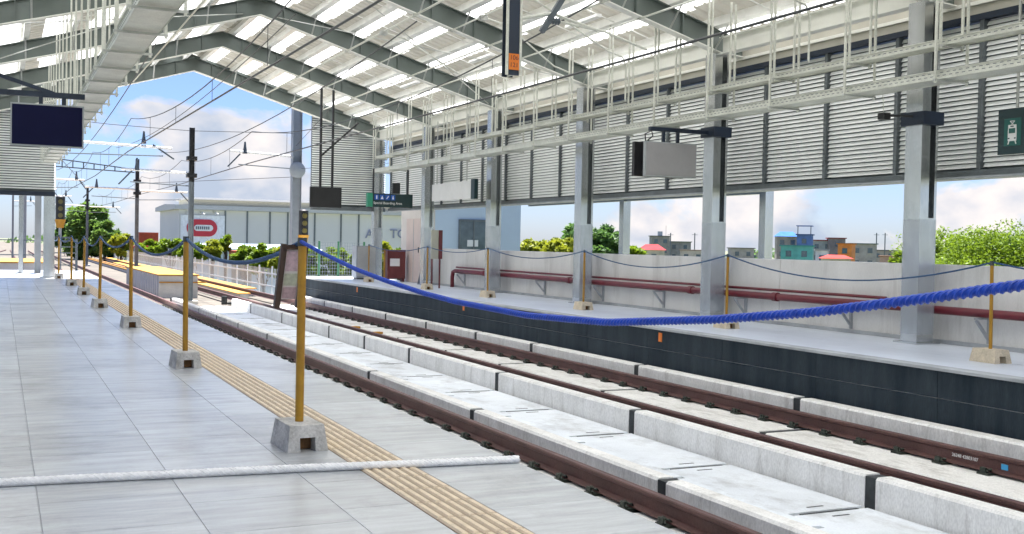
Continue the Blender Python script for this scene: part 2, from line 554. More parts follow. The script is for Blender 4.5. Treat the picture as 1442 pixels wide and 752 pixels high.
# trough covers, two rows with lifting slots
y = -3.0
i = 0
while y < TBE - 1.2:
    for a, b, sh in ((5.27, 6.08, .0), (6.10, 6.93, .45)):
        y0, y1 = y + sh, y + sh + 1.95
        c = part('cover_plate', MB().box(a, b, y0 + .012, y1 - .012, -1.02, -.985 + (.012 if a < 6 else 0)), MAT['conc_cover'], tbd)
        zt = -.985 + (.012 if a < 6 else 0)
        sl = MB()
        for yy in (y0 + .14, y1 - .14):
            sl.box((a + b) / 2 - .09, (a + b) / 2 + .09, yy - .012, yy + .012, zt - .004, zt + .002)
        part('lifting_slot', sl, MAT['joint'], c)
        part('joint_gap', MB().box(a + .1, b - .1, y1 - .016, y1 + .016, -1.0, zt + .003), MAT['joint'], c)
    y += 2.0
for x, y_ in ((490, 462), (521, 470)):
    p = at(x, y_, Z=-.9)
    single('timber_offcut', MB().bar((p.x - .35, p.y, -.90), (p.x + .35, p.y + .25, -.90), .16, .05), MAT['tarp'],
           'short %s timber offcut lying on track bed beside the far running rail' % ('brown' if x < 500 else 'yellow'), 'timber', origin=(p.x, p.y, -.925))

# rails
RP = [(-.07, -.17), (.07, -.17), (.07, -.16), (.012, -.14), (.01, -.05), (.036, -.035), (.036, -.008), (.028, 0), (-.028, 0), (-.036, -.008), (-.036, -.035), (-.01, -.05), (-.012, -.14), (-.07, -.16)]
clip_m = MB()
clip_m.box(-.14, .14, -.07, .07, -.196, -.1705)
for s in (-1, 1):
    clip_m.tube([(s * .12, -.05, -.165), (s * .115, .0, -.125), (s * .085, .05, -.13), (s * .06, .02, -.15), (s * .06, -.04, -.15), (s * .09, -.06, -.13)], .011, 5)
    clip_m.box(s * .125 - .012, s * .125 + .012, -.035, .035, -.168, -.12)
clip_mesh = clip_m.mesh('rail_fastener', MAT['clip'])
RE = TBE + 120
for X, lab in ((XA, 'brown steel running rail nearest the grey tiled platform edge'),
               (XA - 1.505, 'brown steel rail hidden below the near platform edge'),
               (XB, 'brown rail showing only its head behind the tall concrete kerb'),
               (XC, 'brown rail with white rolled lettering next to the dark platform face')):
    t = thing('running_rail', (X, 0, ZR), lab, 'rail', 'running rails of the two tracks')
    part('rail_profile', MB().prism([(X + a, ZR + b) for a, b in RP], -9, RE), MAT['rail'], t, smooth=False)
    y = 3.2
    while y < TBE - .6:
        inst('rail_fastener', clip_mesh, (X, y, ZR), t)
        y += .583
    if X == XC:
        p = at(1415, 659, X=X - .012)
        part('blue_sticker', MB().box(X - .0165, X - .0125, p.y - .04, p.y + .04, ZR - .125, ZR - .07), M('cyan_sticker', (.05, .35, .65), .5), t)
        RAIL_TEXT = t

# viaduct beyond the platforms
struct('viaduct_deck', MB().box(-8, 10.1, TBE - .02, 400, -1.7, -1.06), MAT['deck'])

# parapet wall
pw = thing('parapet_wall', (12.1, 10, 0), 'long grey concrete parapet wall at back of far platform', 'wall')
y = -9.0
while y < 31.0:
    y1 = min(y + 6.0, 31.9)
    part('wall_panel', MB().cbox(12.0, 12.2, y + .006, y1 - .006, -1.2, 1.10, .01), MAT['wall'], pw)
    y += 6.0
part('wall_foot', MB().box(11.93, 11.998, -9, 31.5, -.005, .05), MAT['nosing'], pw)

# ================================================================== CANOPY
cn = thing('station_canopy', (RX, 15, 0), 'grey steel canopy with gabled roof on H columns over both platforms', 'canopy')
HW, TF = .15, .016
def h_column(x, yc, z0, z1, parent):
    zc = 1.74 if x > 5 else .3
    a, b = x - HW, x + HW
    m = MB().box(a, b, yc - HW, yc + HW, z0, zc)
    m.prismz([(a, yc - HW), (x + .005, yc - HW), (x + .005, yc + .09), (x + .105, yc + .09), (x + .105, yc - HW), (b, yc - HW), (b, yc + HW), (a, yc + HW)], zc, z1)
    c = part('column', m, MAT['column'], parent)
    part('base_plate', MB().box(x - .22, x + .22, yc - .22, yc + .22, .001, .022), MAT['column'], c)
    return c
WRAP = M('plastic_wrap', (.50, .54, .60), .07, var=.3, scale=3.5, bump=1.0, bscale=4.5, stretch=(1.6, 1.6, .6))
_t = WRAP.node_tree
_tr = _t.nodes.new('ShaderNodeBsdfTransparent')
_mx = _t.nodes.new('ShaderNodeMixShader')
_mx.inputs[0].default_value = .74
_t.links.new(_t.nodes['Principled BSDF'].outputs[0], _mx.inputs[1])
_t.links.new(_tr.outputs[0], _mx.inputs[2])
_t.links.new(_mx.outputs[0], _t.nodes['Material Output'].inputs['Surface'])
for yf in FR:
    c = h_column(11.6, yf, .001, zb(11.6), cn)
    ring = []
    hz = 1.72
    q = MB()
    n = 28
    prof = []
    for k in range(n):
        a = 2 * math.pi * k / n
        sx = max(-1, min(1, 1.55 * math.cos(a)))
        sy = max(-1, min(1, 1.55 * math.sin(a)))
        prof.append((sx, sy))
    rows = 16
    vv = []
    for j in range(rows + 1):
        z = .13 + (hz - .13) * j / rows
        for k in range(n):
            e = HW + .003 + random.uniform(0, .006)
            vv.append((11.6 + prof[k][0] * e, yf + prof[k][1] * e, z + random.uniform(-.01, .01)))
    ff = [(j * n + k, j * n + (k + 1) % n, (j + 1) * n + (k + 1) % n, (j + 1) * n + k) for j in range(rows) for k in range(n)]
    q.add(vv, ff)
    q.sm = True
    part('plastic_wrap', q, WRAP, c)
    h_column(-.6, yf, .001, zb(-.6), cn)

ROOFT = .40
def rafter(yf, side, parent, tip=6.72):
    s = side
    xs = [RX + s * d for d in (0, 2, 4, 6.1 if s > 0 else 6.1, tip)]
    m = MB()
    d_tip = .22
    def dep(x):
        d = abs(x - RX)
        return ROOFT if d < 5.9 else ROOFT + (d_tip - ROOFT) * (d - 5.9) / (tip - 5.9)
    for a, b in zip(xs[:-1], xs[1:]):
        ta, tb_ = zb(a) + ROOFT, zb(b) + ROOFT
        la, lb = ta - dep(a), tb_ - dep(b)
        if a == xs[0]: pass
        y0, y1 = yf - .006, yf + .006
        m.add([(a, y0, la), (b, y0, lb), (b, y0, tb_), (a, y0, ta), (a, y1, la), (b, y1, lb), (b, y1, tb_), (a, y1, ta)],
              [(0, 1, 2, 3), (7, 6, 5, 4)])
        m.bar((a, yf, ta + .008), (b, yf, tb_ + .008), .19, .016)
    # stiffeners
    d = .55
    while d < 6.0:
        x = RX + s * d
        m.box(x - .007, x + .007, yf - .085, yf + .085, zb(x) + .012, zb(x) + ROOFT - .004)
        d += .95
    r = part('rafter', m, MAT['beam'], parent)
    lo = MB()
    for a, b in zip(xs[:-1], xs[1:]):
        la, lb = zb(a) + ROOFT - dep(a), zb(b) + ROOFT - dep(b)
        lo.bar((a, yf, la - .008), (b, yf, lb - .008), .19, .018)
    lo.box(min(xs[-1], xs[-1] + s * .014), max(xs[-1], xs[-1] + s * .014), yf - .1, yf + .1, zb(xs[-1]) + ROOFT - d_tip - .02, zb(xs[-1]) + ROOFT)
    part('bottom_flange', lo, MAT['beam_lo'], r)
    return r
PURL = [.28 + .95 * k for k in range(8)]
for yf in FR:
    for s in (1, -1):
        r = rafter(yf, s, cn)
        for k, d in enumerate(PURL[1:7]):
            x = RX + s * d
            for t in ((-1, 1) if k % 2 == 0 else (-1,)):
                b = MB().bar((x, yf + t * .07, zb(x) + .02), (x + s * .02, yf + t * .52, zb(x) + ROOFT + .10), .035, .006)
                b.bar((x, yf + t * .07, zb(x) + .02), (x + s * .02, yf + t * .52, zb(x) + ROOFT + .10), .006, .035)
                part('fly_brace', b, MAT['steel'], r)
Y0R, Y1R = FR[0] - .6, FR[-1] + .55
for s in (1, -1):
    for d in PURL:
        x = RX + s * d
        z = zb(x) + ROOFT + .017
        m = MB()
        a = math.atan(SL)
        pr = [(-.06, 0), (.06, 0), (.06, .03), (.056, .03), (.056, .004), (-.056, .004), (-.056, .176), (.06, .176), (.06, .18), (-.06, .18)]
        pts = []
        for u, v in pr:
            uu = u * s
            pts.append((x + uu * math.cos(a) + v * math.sin(a) * s, z - uu * s * math.sin(a) * 1 + v * math.cos(a)))
        m.prism(pts, Y0R, Y1R)
        part('purlin', m, MAT['purlin'], cn)
    # cleats at each frame
# sheets in strips between the frames: translucent strip below each purlin, opaque strip above it
def sheet(y0, y1, s, d0, d1, mat_):
    m = MB()
    xa, xb = RX + s * d0, RX + s * d1
    nr = 16
    sw = (y1 - y0) / nr
    prof = []
    for k in range(nr):
        b = k * sw
        prof += [(b, 0), (b + sw * .6, 0), (b + sw * .7, .032), (b + sw * .9, .032)]
    prof.append((y1 - y0, 0))
    zo = ROOFT + .017 + .185 / math.cos(math.atan(SL)) + .004
    n = len(prof)
    v = [(x, y0 + u, zb(x) + zo + h) for x in (xa, xb) for u, h in prof]
    m.add(v, [(k, k + 1, n + k + 1, n + k) for k in range(n - 1)])
    part('roof_sheet', m, mat_, cn)
yy_ = [Y0R] + FR[1:-1] + [Y1R]
for a, b in zip(yy_[:-1], yy_[1:]):
    for s in (1, -1):
        dd = [.02] + [d + .10 for d in PURL]
        for k, d in enumerate(dd):
            e = dd[k + 1] if k + 1 < len(dd) else 7.15
            if e - d < .05: continue
            f_ = d + (e - d) * (.47 + .06 * math.sin(k * 5 + a))
            sheet(a, b, s, d, f_, MAT['skylight'])
            sheet(a, b, s, f_, e, MAT['sheet'])
rc = MB()
zr = zb(RX) + ROOFT + .26
rc.add([(RX - .35, Y0R, zr - .09), (RX, Y0R, zr + .03), (RX + .35, Y0R, zr - .09), (RX - .35, Y1R, zr - .09), (RX, Y1R, zr + .03), (RX + .35, Y1R, zr - .09)], [(0, 1, 4, 3), (1, 2, 5, 4)])
part('ridge_cap', rc, MAT['sheet'], cn)
# gable fascia at the far end
gf = MB()
for s in (1, -1):
    xs = (RX, RX + s * 7.15)
    a, b = xs
    yq = Y1R + .012
    gf.add([(a, yq, zb(a) + ROOFT - .12), (b, yq, zb(b) + ROOFT - .12), (b, yq, zb(b) + ROOFT + .27), (a, yq, zb(a) + ROOFT + .27),
            (a, yq + .02, zb(a) + ROOFT - .12), (b, yq + .02, zb(b) + ROOFT - .12), (b, yq + .02, zb(b) + ROOFT + .27), (a, yq + .02, zb(a) + ROOFT + .27)],
           [(0, 1, 2, 3), (7, 6, 5, 4), (0, 4, 5, 1), (3, 2, 6, 7), (1, 5, 6, 2)])
part('gable_fascia', gf, MAT['beam'], cn)
# eave beams between columns (I sections) and a dark rail under them
for x in (11.6, -.6):
    for a, b in zip(FR[:-1], FR[1:]):
        z = zb(11.6) - .02
        m = MB()
        m.box(x - .09, x + .09, a + .16, b - .16, z, z + .016)
        m.box(x - .005, x + .005, a + .16, b - .16, z + .016, z + .284)
        m.box(x - .09, x + .09, a + .16, b - .16, z + .284, z + .30)
        part('eave_beam', m, MAT['beam_lo'], cn)
for a, b in zip(FR[:-1], FR[1:]):
    for s in (1, -1):
        for fr in (.36, .66):
            y = a + (b - a) * fr
            x0, x1 = RX + s * .3, RX + s * 6.9
            part('sag_bar', MB().bar((x0, y, zb(x0) + ROOFT + .035), (x1, y, zb(x1) + ROOFT + .035), .035, .012), MAT['purlin'], cn)
# bracing rods under the roof
for a, b in ((FR[3], FR[4]), (FR[6], FR[7])):
    for s in (1, -1):
        x0, x1 = RX + s * .4, RX + s * 5.9
        part('bracing_rod', MB().tube([(x0, a, zb(x0) + .1), (x1, b, zb(x1) + .1)], .012, 6), MAT['steel'], cn)
        part('bracing_rod', MB().tube([(x1, a, zb(x1) + .1), (x0, b, zb(x0) + .1)], .012, 6), MAT['steel'], cn)

# ---------------------------------------------------------------- louvres
def slat_prof(x, z, s=1):
    """blade in section: inner edge low, outer edge high"""
    return [(x - s * .020, z - .027), (x - s * .017, z - .028), (x + s * .013, z + .028), (x + s * .010, z + .029)]
LZ0, LZ1, LP = 2.40, 4.42, .068
NS = int((LZ1 - LZ0 - .04) / LP)
lw = thing('louvre_wall', (12.05, 20, LZ0), 'long wall of pale horizontal louvre blades above the far platform parapet', 'louvre')
MY = [10.88 + 1.545 * k for k in range(-13, 17)]
MY = [m_ for m_ in MY if m_ < 35.6] + [35.7]
cnt = 0
stuff = MB()
slm = {}
for a, b in zip(MY[:-1], MY[1:]):
    for k in range(NS):
        z = LZ0 + .04 + k * LP + .02
        if a > 9.0 and cnt < 300:
            key = round(b - a, 3)
            if key not in slm:
                slm[key] = MB().prism(slat_prof(0, 0), .05, b - a - .05).mesh('slat', MAT['slat'])
            inst('slat', slm[key], (12.05, a, z), lw)
            cnt += 1
        else:
            stuff.prism(slat_prof(12.05, z), a + .05, b - .05)
part('far_slats', stuff, MAT['slat'], lw, kind='stuff')
for m_ in MY:
    part('mullion', MB().box(12.005, 12.10, m_ - .045, m_ + .045, LZ0, LZ1), MAT['mull'], lw)
    q = MB().box(11.975, 12.003, m_ - .05, m_ - .038, LZ0, LZ1)
    part('mullion_fin', q, MAT['mull'], lw)
part('dark_gap_backing', MB().box(12.112, 12.116, MY[0], MY[-1], LZ0, LZ1), MAT['mull'], lw)  # added dark sheet behind the blades, stands in for shade in the gaps
part('upper_fascia', MB().box(12.13, 12.15, MY[0], MY[-1] + .15, LZ1 + .245, 5.14), MAT['sheet'], lw)
part('fascia_trim', MB().box(12.09, 12.128, MY[0], MY[-1] + .15, LZ1 + .25, LZ1 + .30), MAT['beam_lo'], lw)
part('bottom_rail', MB().box(11.98, 12.12, MY[0], MY[-1] + .15, LZ0 - .085, LZ0 - .001), MAT['mull'], lw)
part('soffit_flashing', MB().box(11.93, 12.2, MY[0], MY[-1] + .1, LZ0 - .12, LZ0 - .088), MAT['nosing'], lw)
part('top_rail', MB().box(11.97, 12.11, MY[0], MY[-1] + .15, LZ1 + .001, LZ1 + .085), MAT['navy'], lw)
part('top_gutter', MB().box(12.12, 12.35, MY[0], MY[-1] + .15, LZ1 + .102, LZ1 + .24), MAT['sheet'], lw)

# mirrored side wall behind the left edge of the view
lw2 = thing('side_wall', (-1.3, 10, 0), 'concrete and louvre wall along the back of near platform', 'wall')
part('wall_panel', MB().box(-1.6, -1.4, -9, 36, -1.2, 1.1), MAT['wall'], lw2)
q = MB()
for k in range(NS):
    q.prism(slat_prof(-1.45, LZ0 + .06 + k * LP, -1), -9, 36)
part('slat_field', q, MAT['slat'], lw2, kind='stuff')

# end walls with louvres either side of the portal (they close the gable at y = 36)
def end_wall(x0, x1, z0, label, posts):
    t = thing('louvre_end_wall', (x0, 36.15, z0), label, 'louvre', 'louvred gable end walls')
    P_ = .075
    z = z0 + .1
    q = MB()
    k = 0
    while z < zb(max(min(x0, 99), 0)) + .5:
        # blades stop at the rafter line
        xa, xb = x0, x1
        lim = RX + (RZ0 + .1 - z) / SL
        liml = RX - (RZ0 + .1 - z) / SL
        xb = min(xb, lim)
        xa = max(xa, liml)
        if xb - xa > .05:
            n_ = MB()
            yc = 36.15
            pr = [(yc - .032, z - .022), (yc - .029, z - .025), (yc + .024, z + .022), (yc + .021, z + .025)]
            n_.prismx(pr, xa, xb)
            part('slat', n_, MAT['slat'], t)
        z += P_
        k += 1
    part('dark_gap_backing', MB().prism([(x0, z0), (x1, z0), (x1, zb(x1) + .1), (x0, zb(x0) + .1)], 36.275, 36.28), MAT['mull'], t)  # added dark sheet here too, so the gaps between end blades look shaded
    part('bottom_rail', MB().box(x0, x1, 36.06, 36.24, z0 - .13, z0), MAT['navy'] if x0 < 3 else MAT['mull'], t)
    for x in posts:
        part('mullion', MB().box(x - .035, x + .035, 36.2, 36.27, z0, zb(x) + .1), MAT['mull'], t)
    return t
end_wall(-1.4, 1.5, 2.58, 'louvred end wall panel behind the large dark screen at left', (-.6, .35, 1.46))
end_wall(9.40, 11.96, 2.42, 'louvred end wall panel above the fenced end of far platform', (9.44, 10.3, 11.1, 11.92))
ec = thing('steel_post', (1.35, 36.15, 0), 'broad pale grey steel post under the left louvred end wall', 'post')
part('shaft', MB().box(1.19, 1.50, 36.0, 36.3, 0, 2.445), MAT['column'], ec)
part('base_plate', MB().box(1.1, 1.6, 35.9, 36.4, .001, .02), MAT['column'], ec)
ec = thing('steel_post', (.62, 40.0, 0), 'slim pale post further back at the left edge', 'post')
part('shaft', MB().box(.56, .70, 40.0, 40.14, 0, 4.2), MAT['column'], ec)
part('base_plate', MB().box(.5, .78, 39.9, 40.2, .001, .02), MAT['column'], ec)

# ================================================================== CABLE TRAYS
def tray(x0, x1, z, y0, y1, step, label, rods=True, deep=.10):
    t = thing('cable_tray', ((x0 + x1) / 2, y0, z), label, 'cable tray', 'cable trays hung from the roof')
    ch = MB()
    ch.box(x0, x1, y0, y1, z, z + .004)
    ch.box(x0 - .004, x0, y0, y1, z - .01, z + deep)
    ch.box(x1, x1 + .004, y0, y1, z - .01, z + deep)
    ch.box(x0 - .02, x0 - .0042, y0, y1, z + deep - .01, z + deep)
    tr = part('tray_channel', ch, MAT['tray'], t)
    if True:
        pf = MB()
        yy = max(y0, 8.5)
        while yy < min(y1, 21):
            pf.box(x0 - .006, x0 - .0043, yy, yy + .05, z + .025, z + .034)
            pf.box(x0 - .006, x0 - .0043, yy + .04, yy + .09, z + .062, z + .071)
            yy += .1
        part('slot_row', pf, MAT['mull'], tr, kind='stuff')
    yy = y0 + .35
    while yy < y1:
        h = MB()
        h.box(x0 - .09, x1 + .09, yy - .016, yy + .016, z - .036, z - .011)
        hg = part('trapeze_bar', h, MAT['steel'], t)
        for x in (x0 - .065, x1 + .065):
            part('hanger_rod', MB().box(x - .014, x + .014, yy - .014, yy + .014, z - .06, zb(x) + ROOFT + .01), MAT['tray'], hg)
        yy += step
    return t
tray(10.55, 10.95, 3.43, 5, 33.2, 1.62, 'lower long galvanised cable tray over the far platform')
tray(10.62, 10.86, 3.86, 5, 33.0, 1.62, 'upper narrow cable tray over the far platform', deep=.07)
tray(1.13, 1.50, 3.42, 5, 35.5, 1.35, 'galvanised cable tray with trapeze hangers above the near platform')
# conduits along the roof
for x, dz, y0, y1, r_ in ((7.6, .04, 6, 35, .022), (8.4, .03, 6, 35, .016), (3.6, .04, 6, 35, .018), (9.2, .05, 6, 34, .02), (9.95, .02, 6, 33, .017), (2.3, .03, 6, 35, .02)):
    cdt = thing('conduit', (x, y0, zb(x)), 'thin pale %s conduit clipped below the rafters' % {7.6: 'ridge-side', 8.4: 'mid-slope', 3.6: 'left-slope', 9.2: 'straight', 9.95: 'eave-side', 2.3: 'track-side'}[x], 'conduit')
    part('pipe', MB().tube([(x, y0, zb(x) - dz), (x, y1, zb(x) - dz)], r_, 6), MAT['tray'], cdt)
    for yf in FR:
        if y0 < yf < y1:
            part('clip', MB().box(x - .03, x + .03, yf - .02, yf + .02, zb(x) - dz - r_ - .004, zb(x) - .017), MAT['steel'], cdt)
for k, (yf, xa) in enumerate(((FR[4] + .9, 8.4), (FR[5] + 1.1, 7.6), (FR[5] + 3.2, 8.4), (FR[6] + 2.0, 7.6))):
    za_, zb_2 = zb(xa) - .05, zb(10.7) - .25
    t = thing('cross_conduit', (xa, yf, za_), 'bent pale conduit branching towards the cable trays, %s from the right' % ['first', 'second', 'third', 'fourth'][k], 'conduit')
    part('pipe', MB().tube([(xa, yf, za_), (xa + .5, yf, za_ - .1), (10.0, yf + .1, zb_2 + .1), (10.35, yf + .1, zb_2), (10.42, yf + .1, zb_2 - .15), (10.42, yf + .1, 3.95)], .016, 6), MAT['tray'], t)
    part('junction_box', MB().box(xa - .07, xa + .07, yf - .07, yf + .07, za_ - .06, za_ + .03), MAT['steel'], t)
# fluorescent battens under the far eave
for k, yf in enumerate(FR[4:9]):
    y0 = yf + 1.5
    t = thing('light_batten', (10.0, y0, zb(10.0)), 'white unlit light batten under the right roof slope, %s from the camera' % ['nearest', 'second', 'third', 'fourth', 'farthest'][k], 'light', 'light battens under the roof')
    part('housing', MB().prism([(9.93, zb(10) + .30), (10.07, zb(10) + .30), (10.05, zb(10) + .36), (9.95, zb(10) + .36)], y0, y0 + 1.25), MAT['white'], t)
    part('stem', MB().box(9.99, 10.01, y0 + .3, y0 + .32, zb(10) + .36, zb(10) + .59), MAT['steel'], t)

# ================================================================== PIPE ON THE WALL
fpipe = thing('fire_pipe', (11.85, 10, .47), 'dark red fire water pipe on brackets along the parapet wall', 'pipe')
part('pipe', MB().tube([(11.84, -8, .47), (11.84, 29.3, .47)], .058, 12), MAT['red'], fpipe)
part('side_pipe', MB().tube([(11.88, 12.4, .58), (11.88, 29.3, .58)], .024, 8), MAT['red'], fpipe)
part('elbow', MB().tube([(11.84, 29.3, .47), (11.84, 29.45, .44), (11.84, 29.5, .3), (11.84, 29.5, .0)], .058, 10), MAT['red'], fpipe)
for y in (-5, -2.3, .3, 2.9, 5.3, 7.95, 10.61, 13.24, 15.9, 18.55, 20.98, 23.83, 26.5, 28.9):
    b = MB()
    b.box(11.72, 11.998, y - .02, y + .02, .385, .41)
    b.box(11.96, 11.999, y - .02, y + .02, .06, .385)
    b.bar((11.74, y, .38), (11.97, y, .12), .035, .035)
    br = part('bracket', b, MAT['nosing'], fpipe)
for y in (9.2, 14.9, 17.4, 22.3, 27.2):
    part('coupling', MB().tube([(11.84, y - .06, .47), (11.84, y + .06, .47)], .075, 12), MAT['red'], fpipe)

# ================================================================== ROPE POSTS AND ROPES
def block_mesh(mat_):
    q = MB()
    w2, l2, h = .125, .20, .155
    tx, ty = .02, .03
    nw, nh = .047, .082
    xs = [(-w2, 0), (-nw, 0), (-nw, nh), (nw, nh), (nw, 0), (w2, 0), (w2 - tx, h), (-w2 + tx, h)]
    v = []
    for s in (-1, 1):
        for x, z in xs:
            v.append((x, s * (l2 - ty * z / h), z))
    n = 8
    f = [(0, 1, 2, 7), (2, 3, 6, 7), (3, 4, 5, 6)]
    f2 = [tuple(i + n for i in g_)[::-1] for g_ in f]
    sides = [(i, i + n, (i + 1) % n + n, (i + 1) % n) for i in range(n)]
    q.add(v, f + f2 + sides)
    m = q.mesh('base_block', mat_)
    return m
bm_g, bm_w = block_mesh(MAT['block']), block_mesh(MAT['block_warm'])
plug_m = MB().box(-.045, .045, -.1, .1, .002, .08).mesh('socket', MAT['rust'])
def pole_mesh(h, r):
    return (MB().tube([(0, 0, .15), (0, 0, h - .05)], r, 14).mesh('pole', MAT['yellow']),
            MB().tube([(0, 0, h - .052), (0, 0, h)], r * 1.12, 14).mesh('cap', MAT['darkframe']),
            MB().box(-r * .7, r * .7, -r - .003, r * .2, .19, .2).mesh('bolt', MAT['darkframe']))
pnear, pfar = pole_mesh(1.285, .026), pole_mesh(1.18, .021)
def rope_post(x, y, near, label, grp, rz=0):
    t = thing('rope_post', (x, y, 0), label, 'post', grp)
    inst('base_block', bm_g if near else bm_w, (x, y, .001), t, rz)
    inst('socket', plug_m, (x, y, .001), t, rz)
    pm = pnear if near else pfar
    lx, ly = R(random.uniform(-.6, .6)), R(random.uniform(-.7, .7))
    for nm, me in (('pole', pm[0]), ('cap', pm[1])):
        inst(nm, me, (x, y, 0), t).rotation_euler = (lx, ly, 0)
    return t
NY = [.85, 6.67, 11.2, 16.3, 20.9, 25.5, 30.2, 35.1, 39.8]
NXL = [1.66, 1.68, 1.67, 1.68, 1.62, 1.65, 1.66, 1.58, 1.55]
ordn = ['out of view to the right', 'holding the dark wooden placard', 'second', 'third', 'fourth', 'fifth', 'sixth', 'seventh', 'eighth and last']
for i, (x, y) in enumerate(zip(NXL, NY)):
    if i == 0: lab = 'yellow rope post beside the camera where the thick blue rope ends'
    elif i == 1: lab = 'nearest yellow rope post in concrete block, brown placard hung behind it'
    else: lab = '%s yellow rope post from the camera along the near platform' % ordn[i]
    rope_post(x, y, True, lab, 'yellow rope posts on the near platform', R(random.uniform(-4, 4)))
FY = [4.2, 9.27, 14.43, 19.17, 23.9, 28.0, 33.2]
ordf = ['out of the frame', 'nearest', 'second', 'third', 'fourth', 'fifth', 'sixth']
for i, y in enumerate(FY):
    if i == 0: continue
    rope_post(10.5, y, False, '%s thin yellow rope post on the far platform counted from the right' % ordf[i], 'yellow rope posts on the far platform', R(random.uniform(-5, 5)))
rope_post(10.5, FY[0], False, 'yellow rope post on the far platform beyond the right edge', 'yellow rope posts on the far platform')
def sag(a, b, s, n=18):
    a, b = Vector(a), Vector(b)
    out_ = []
    for k in range(n + 1):
        t = k / n
        p = a.lerp(b, t)
        p.z -= s * 4 * t * (1 - t)
        out_.append(p)
    return out_
for i in range(1, len(NY) - 1):
    a, b = (NXL[i], NY[i], 1.262), (NXL[i + 1], NY[i + 1], 1.262)
    single('rope_span', MB().tube(sag(a, b, [0, .18, .2, .16, .18, .17, .17, .16][i]), .016, 8), MAT['rope'],
           'dark blue sagging rope between near platform posts, %s span from the camera' % ['', 'first dark', 'second dark', 'third dark', 'fourth dark', 'fifth dark', 'sixth dark', 'seventh dark'][i], 'rope', 'rope spans on the near platform', origin=a)
for i in range(len(FY) - 1):
    a, b = (10.5, FY[i], 1.165), (10.5, FY[i + 1], 1.165)
    single('rope_span', MB().tube(sag(a, b, [.2, .30, .26, .19, .13, .16][i]), .011, 6), MAT['rope'],
           'thin black rope on far platform, %s span counted from the right' % ['first', 'second', 'third', 'fourth', 'fifth', 'sixth'][i], 'rope', 'rope spans on the far platform', origin=a)
# the thick blue spiral rope
cp = [(6.66, 1.262), (6.18, 1.20), (5.5, 1.125), (5.02, 1.085), (4.5, 1.05), (4.11, 1.033), (3.45, 1.022), (2.9, 1.038), (2.35, 1.085), (1.97, 1.128), (1.65, 1.175), (1.4, 1.215), (1.1, 1.255), (.86, 1.28)]
pts = []
for (ya, za), (yb, zb_) in zip(cp[:-1], cp[1:]):
    n = max(4, int(abs(ya - yb) / .006))
    for k in range(n):
        t = k / n
        pts.append((1.67, ya + (yb - ya) * t, za + (zb_ - za) * t))
# smooth
for _ in range(60):
    pts = [pts[0]] + [tuple((pts[i - 1][j] + pts[i][j] * 2 + pts[i + 1][j]) / 4 for j in range(3)) for i in range(1, len(pts) - 1)] + [pts[-1]]
br = thing('blue_rope', (1.67, 3.5, 1.0), 'thick bright blue ridged plastic rope sagging across the foreground', 'rope')
core = MB().tube(pts[::4] + [pts[-1]], .0085, 10)
part('core', core, MAT['blue'], br)
hel = []
acc = 0
for i in range(len(pts) - 1):
    a, b = Vector(pts[i]), Vector(pts[i + 1])
    d = (b - a).normalized()
    sd_ = d.cross(Vector((0, 0, 1))).normalized()
    uu = sd_.cross(d)
    nsub = 2
    for q_ in range(nsub):
        ph = acc / .036 * 2 * math.pi
        hel.append(a.lerp(b, q_ / nsub) + (sd_ * math.cos(ph) + uu * math.sin(ph)) * .0068)
        acc += (b - a).length / nsub
part('strand', MB().tube(hel, .0052, 6), MAT['blue'], br)
hel2 = []
acc = .018
for i in range(len(pts) - 1):
    a, b = Vector(pts[i]), Vector(pts[i + 1])
    d = (b - a).normalized()
    sd_ = d.cross(Vector((0, 0, 1))).normalized()
    uu = sd_.cross(d)
    for q_ in range(2):
        ph = acc / .036 * 2 * math.pi
        hel2.append(a.lerp(b, q_ / 2) + (sd_ * math.cos(ph) + uu * math.sin(ph)) * .0068)
        acc += (b - a).length / 2
part('strand', MB().tube(hel2, .0052, 6), MAT['blue'], br)

# white woven hose across the platform
hp = [(-1.3, 6.30), (0, 6.08), (1.05, 5.98), (1.9, 5.87), (2.74, 5.76)]
hpts = []
for (xa, ya), (xb, yb) in zip(hp[:-1], hp[1:]):
    for k in range(16):
        t = k / 16
        hpts.append((xa + (xb - xa) * t, ya + (yb - ya) * t + .004 * math.sin((xa + (xb - xa) * t) * 5), .030))
hpts.append((2.745, 5.76, .030))
hs_ = thing('woven_hose', (1, 6, 0), 'white woven sleeve hose laid across the near platform tiles', 'hose')
slv = MB().tube(hpts, .031, 14)
slv.v = [(a, b, c * .68) for a, b, c in slv.v]
part('sleeve', slv, MAT['hose'], hs_)
for sg in (1, -1):
    wv = MB()
    for st in range(5):
        hh = []
        n_ = 420
        for k in range(n_):
            t = k / (n_ - 1) * (len(hpts) - 1)
            i0 = min(int(t), len(hpts) - 2)
            p = Vector(hpts[i0]).lerp(Vector(hpts[i0 + 1]), t - i0)
            ph = sg * k / n_ * 2 * math.pi * 24 + st * 2 * math.pi / 5
            hh.append(p + Vector((0, math.cos(ph), math.sin(ph))) * .0305)
        wv.tube(hh, .0032, 3, cap=False)
    wv.v = [(a, b, max(.0005, c * .68)) for a, b, c in wv.v]
    part('braid', wv, MAT['hose'], hs_, kind='stuff')

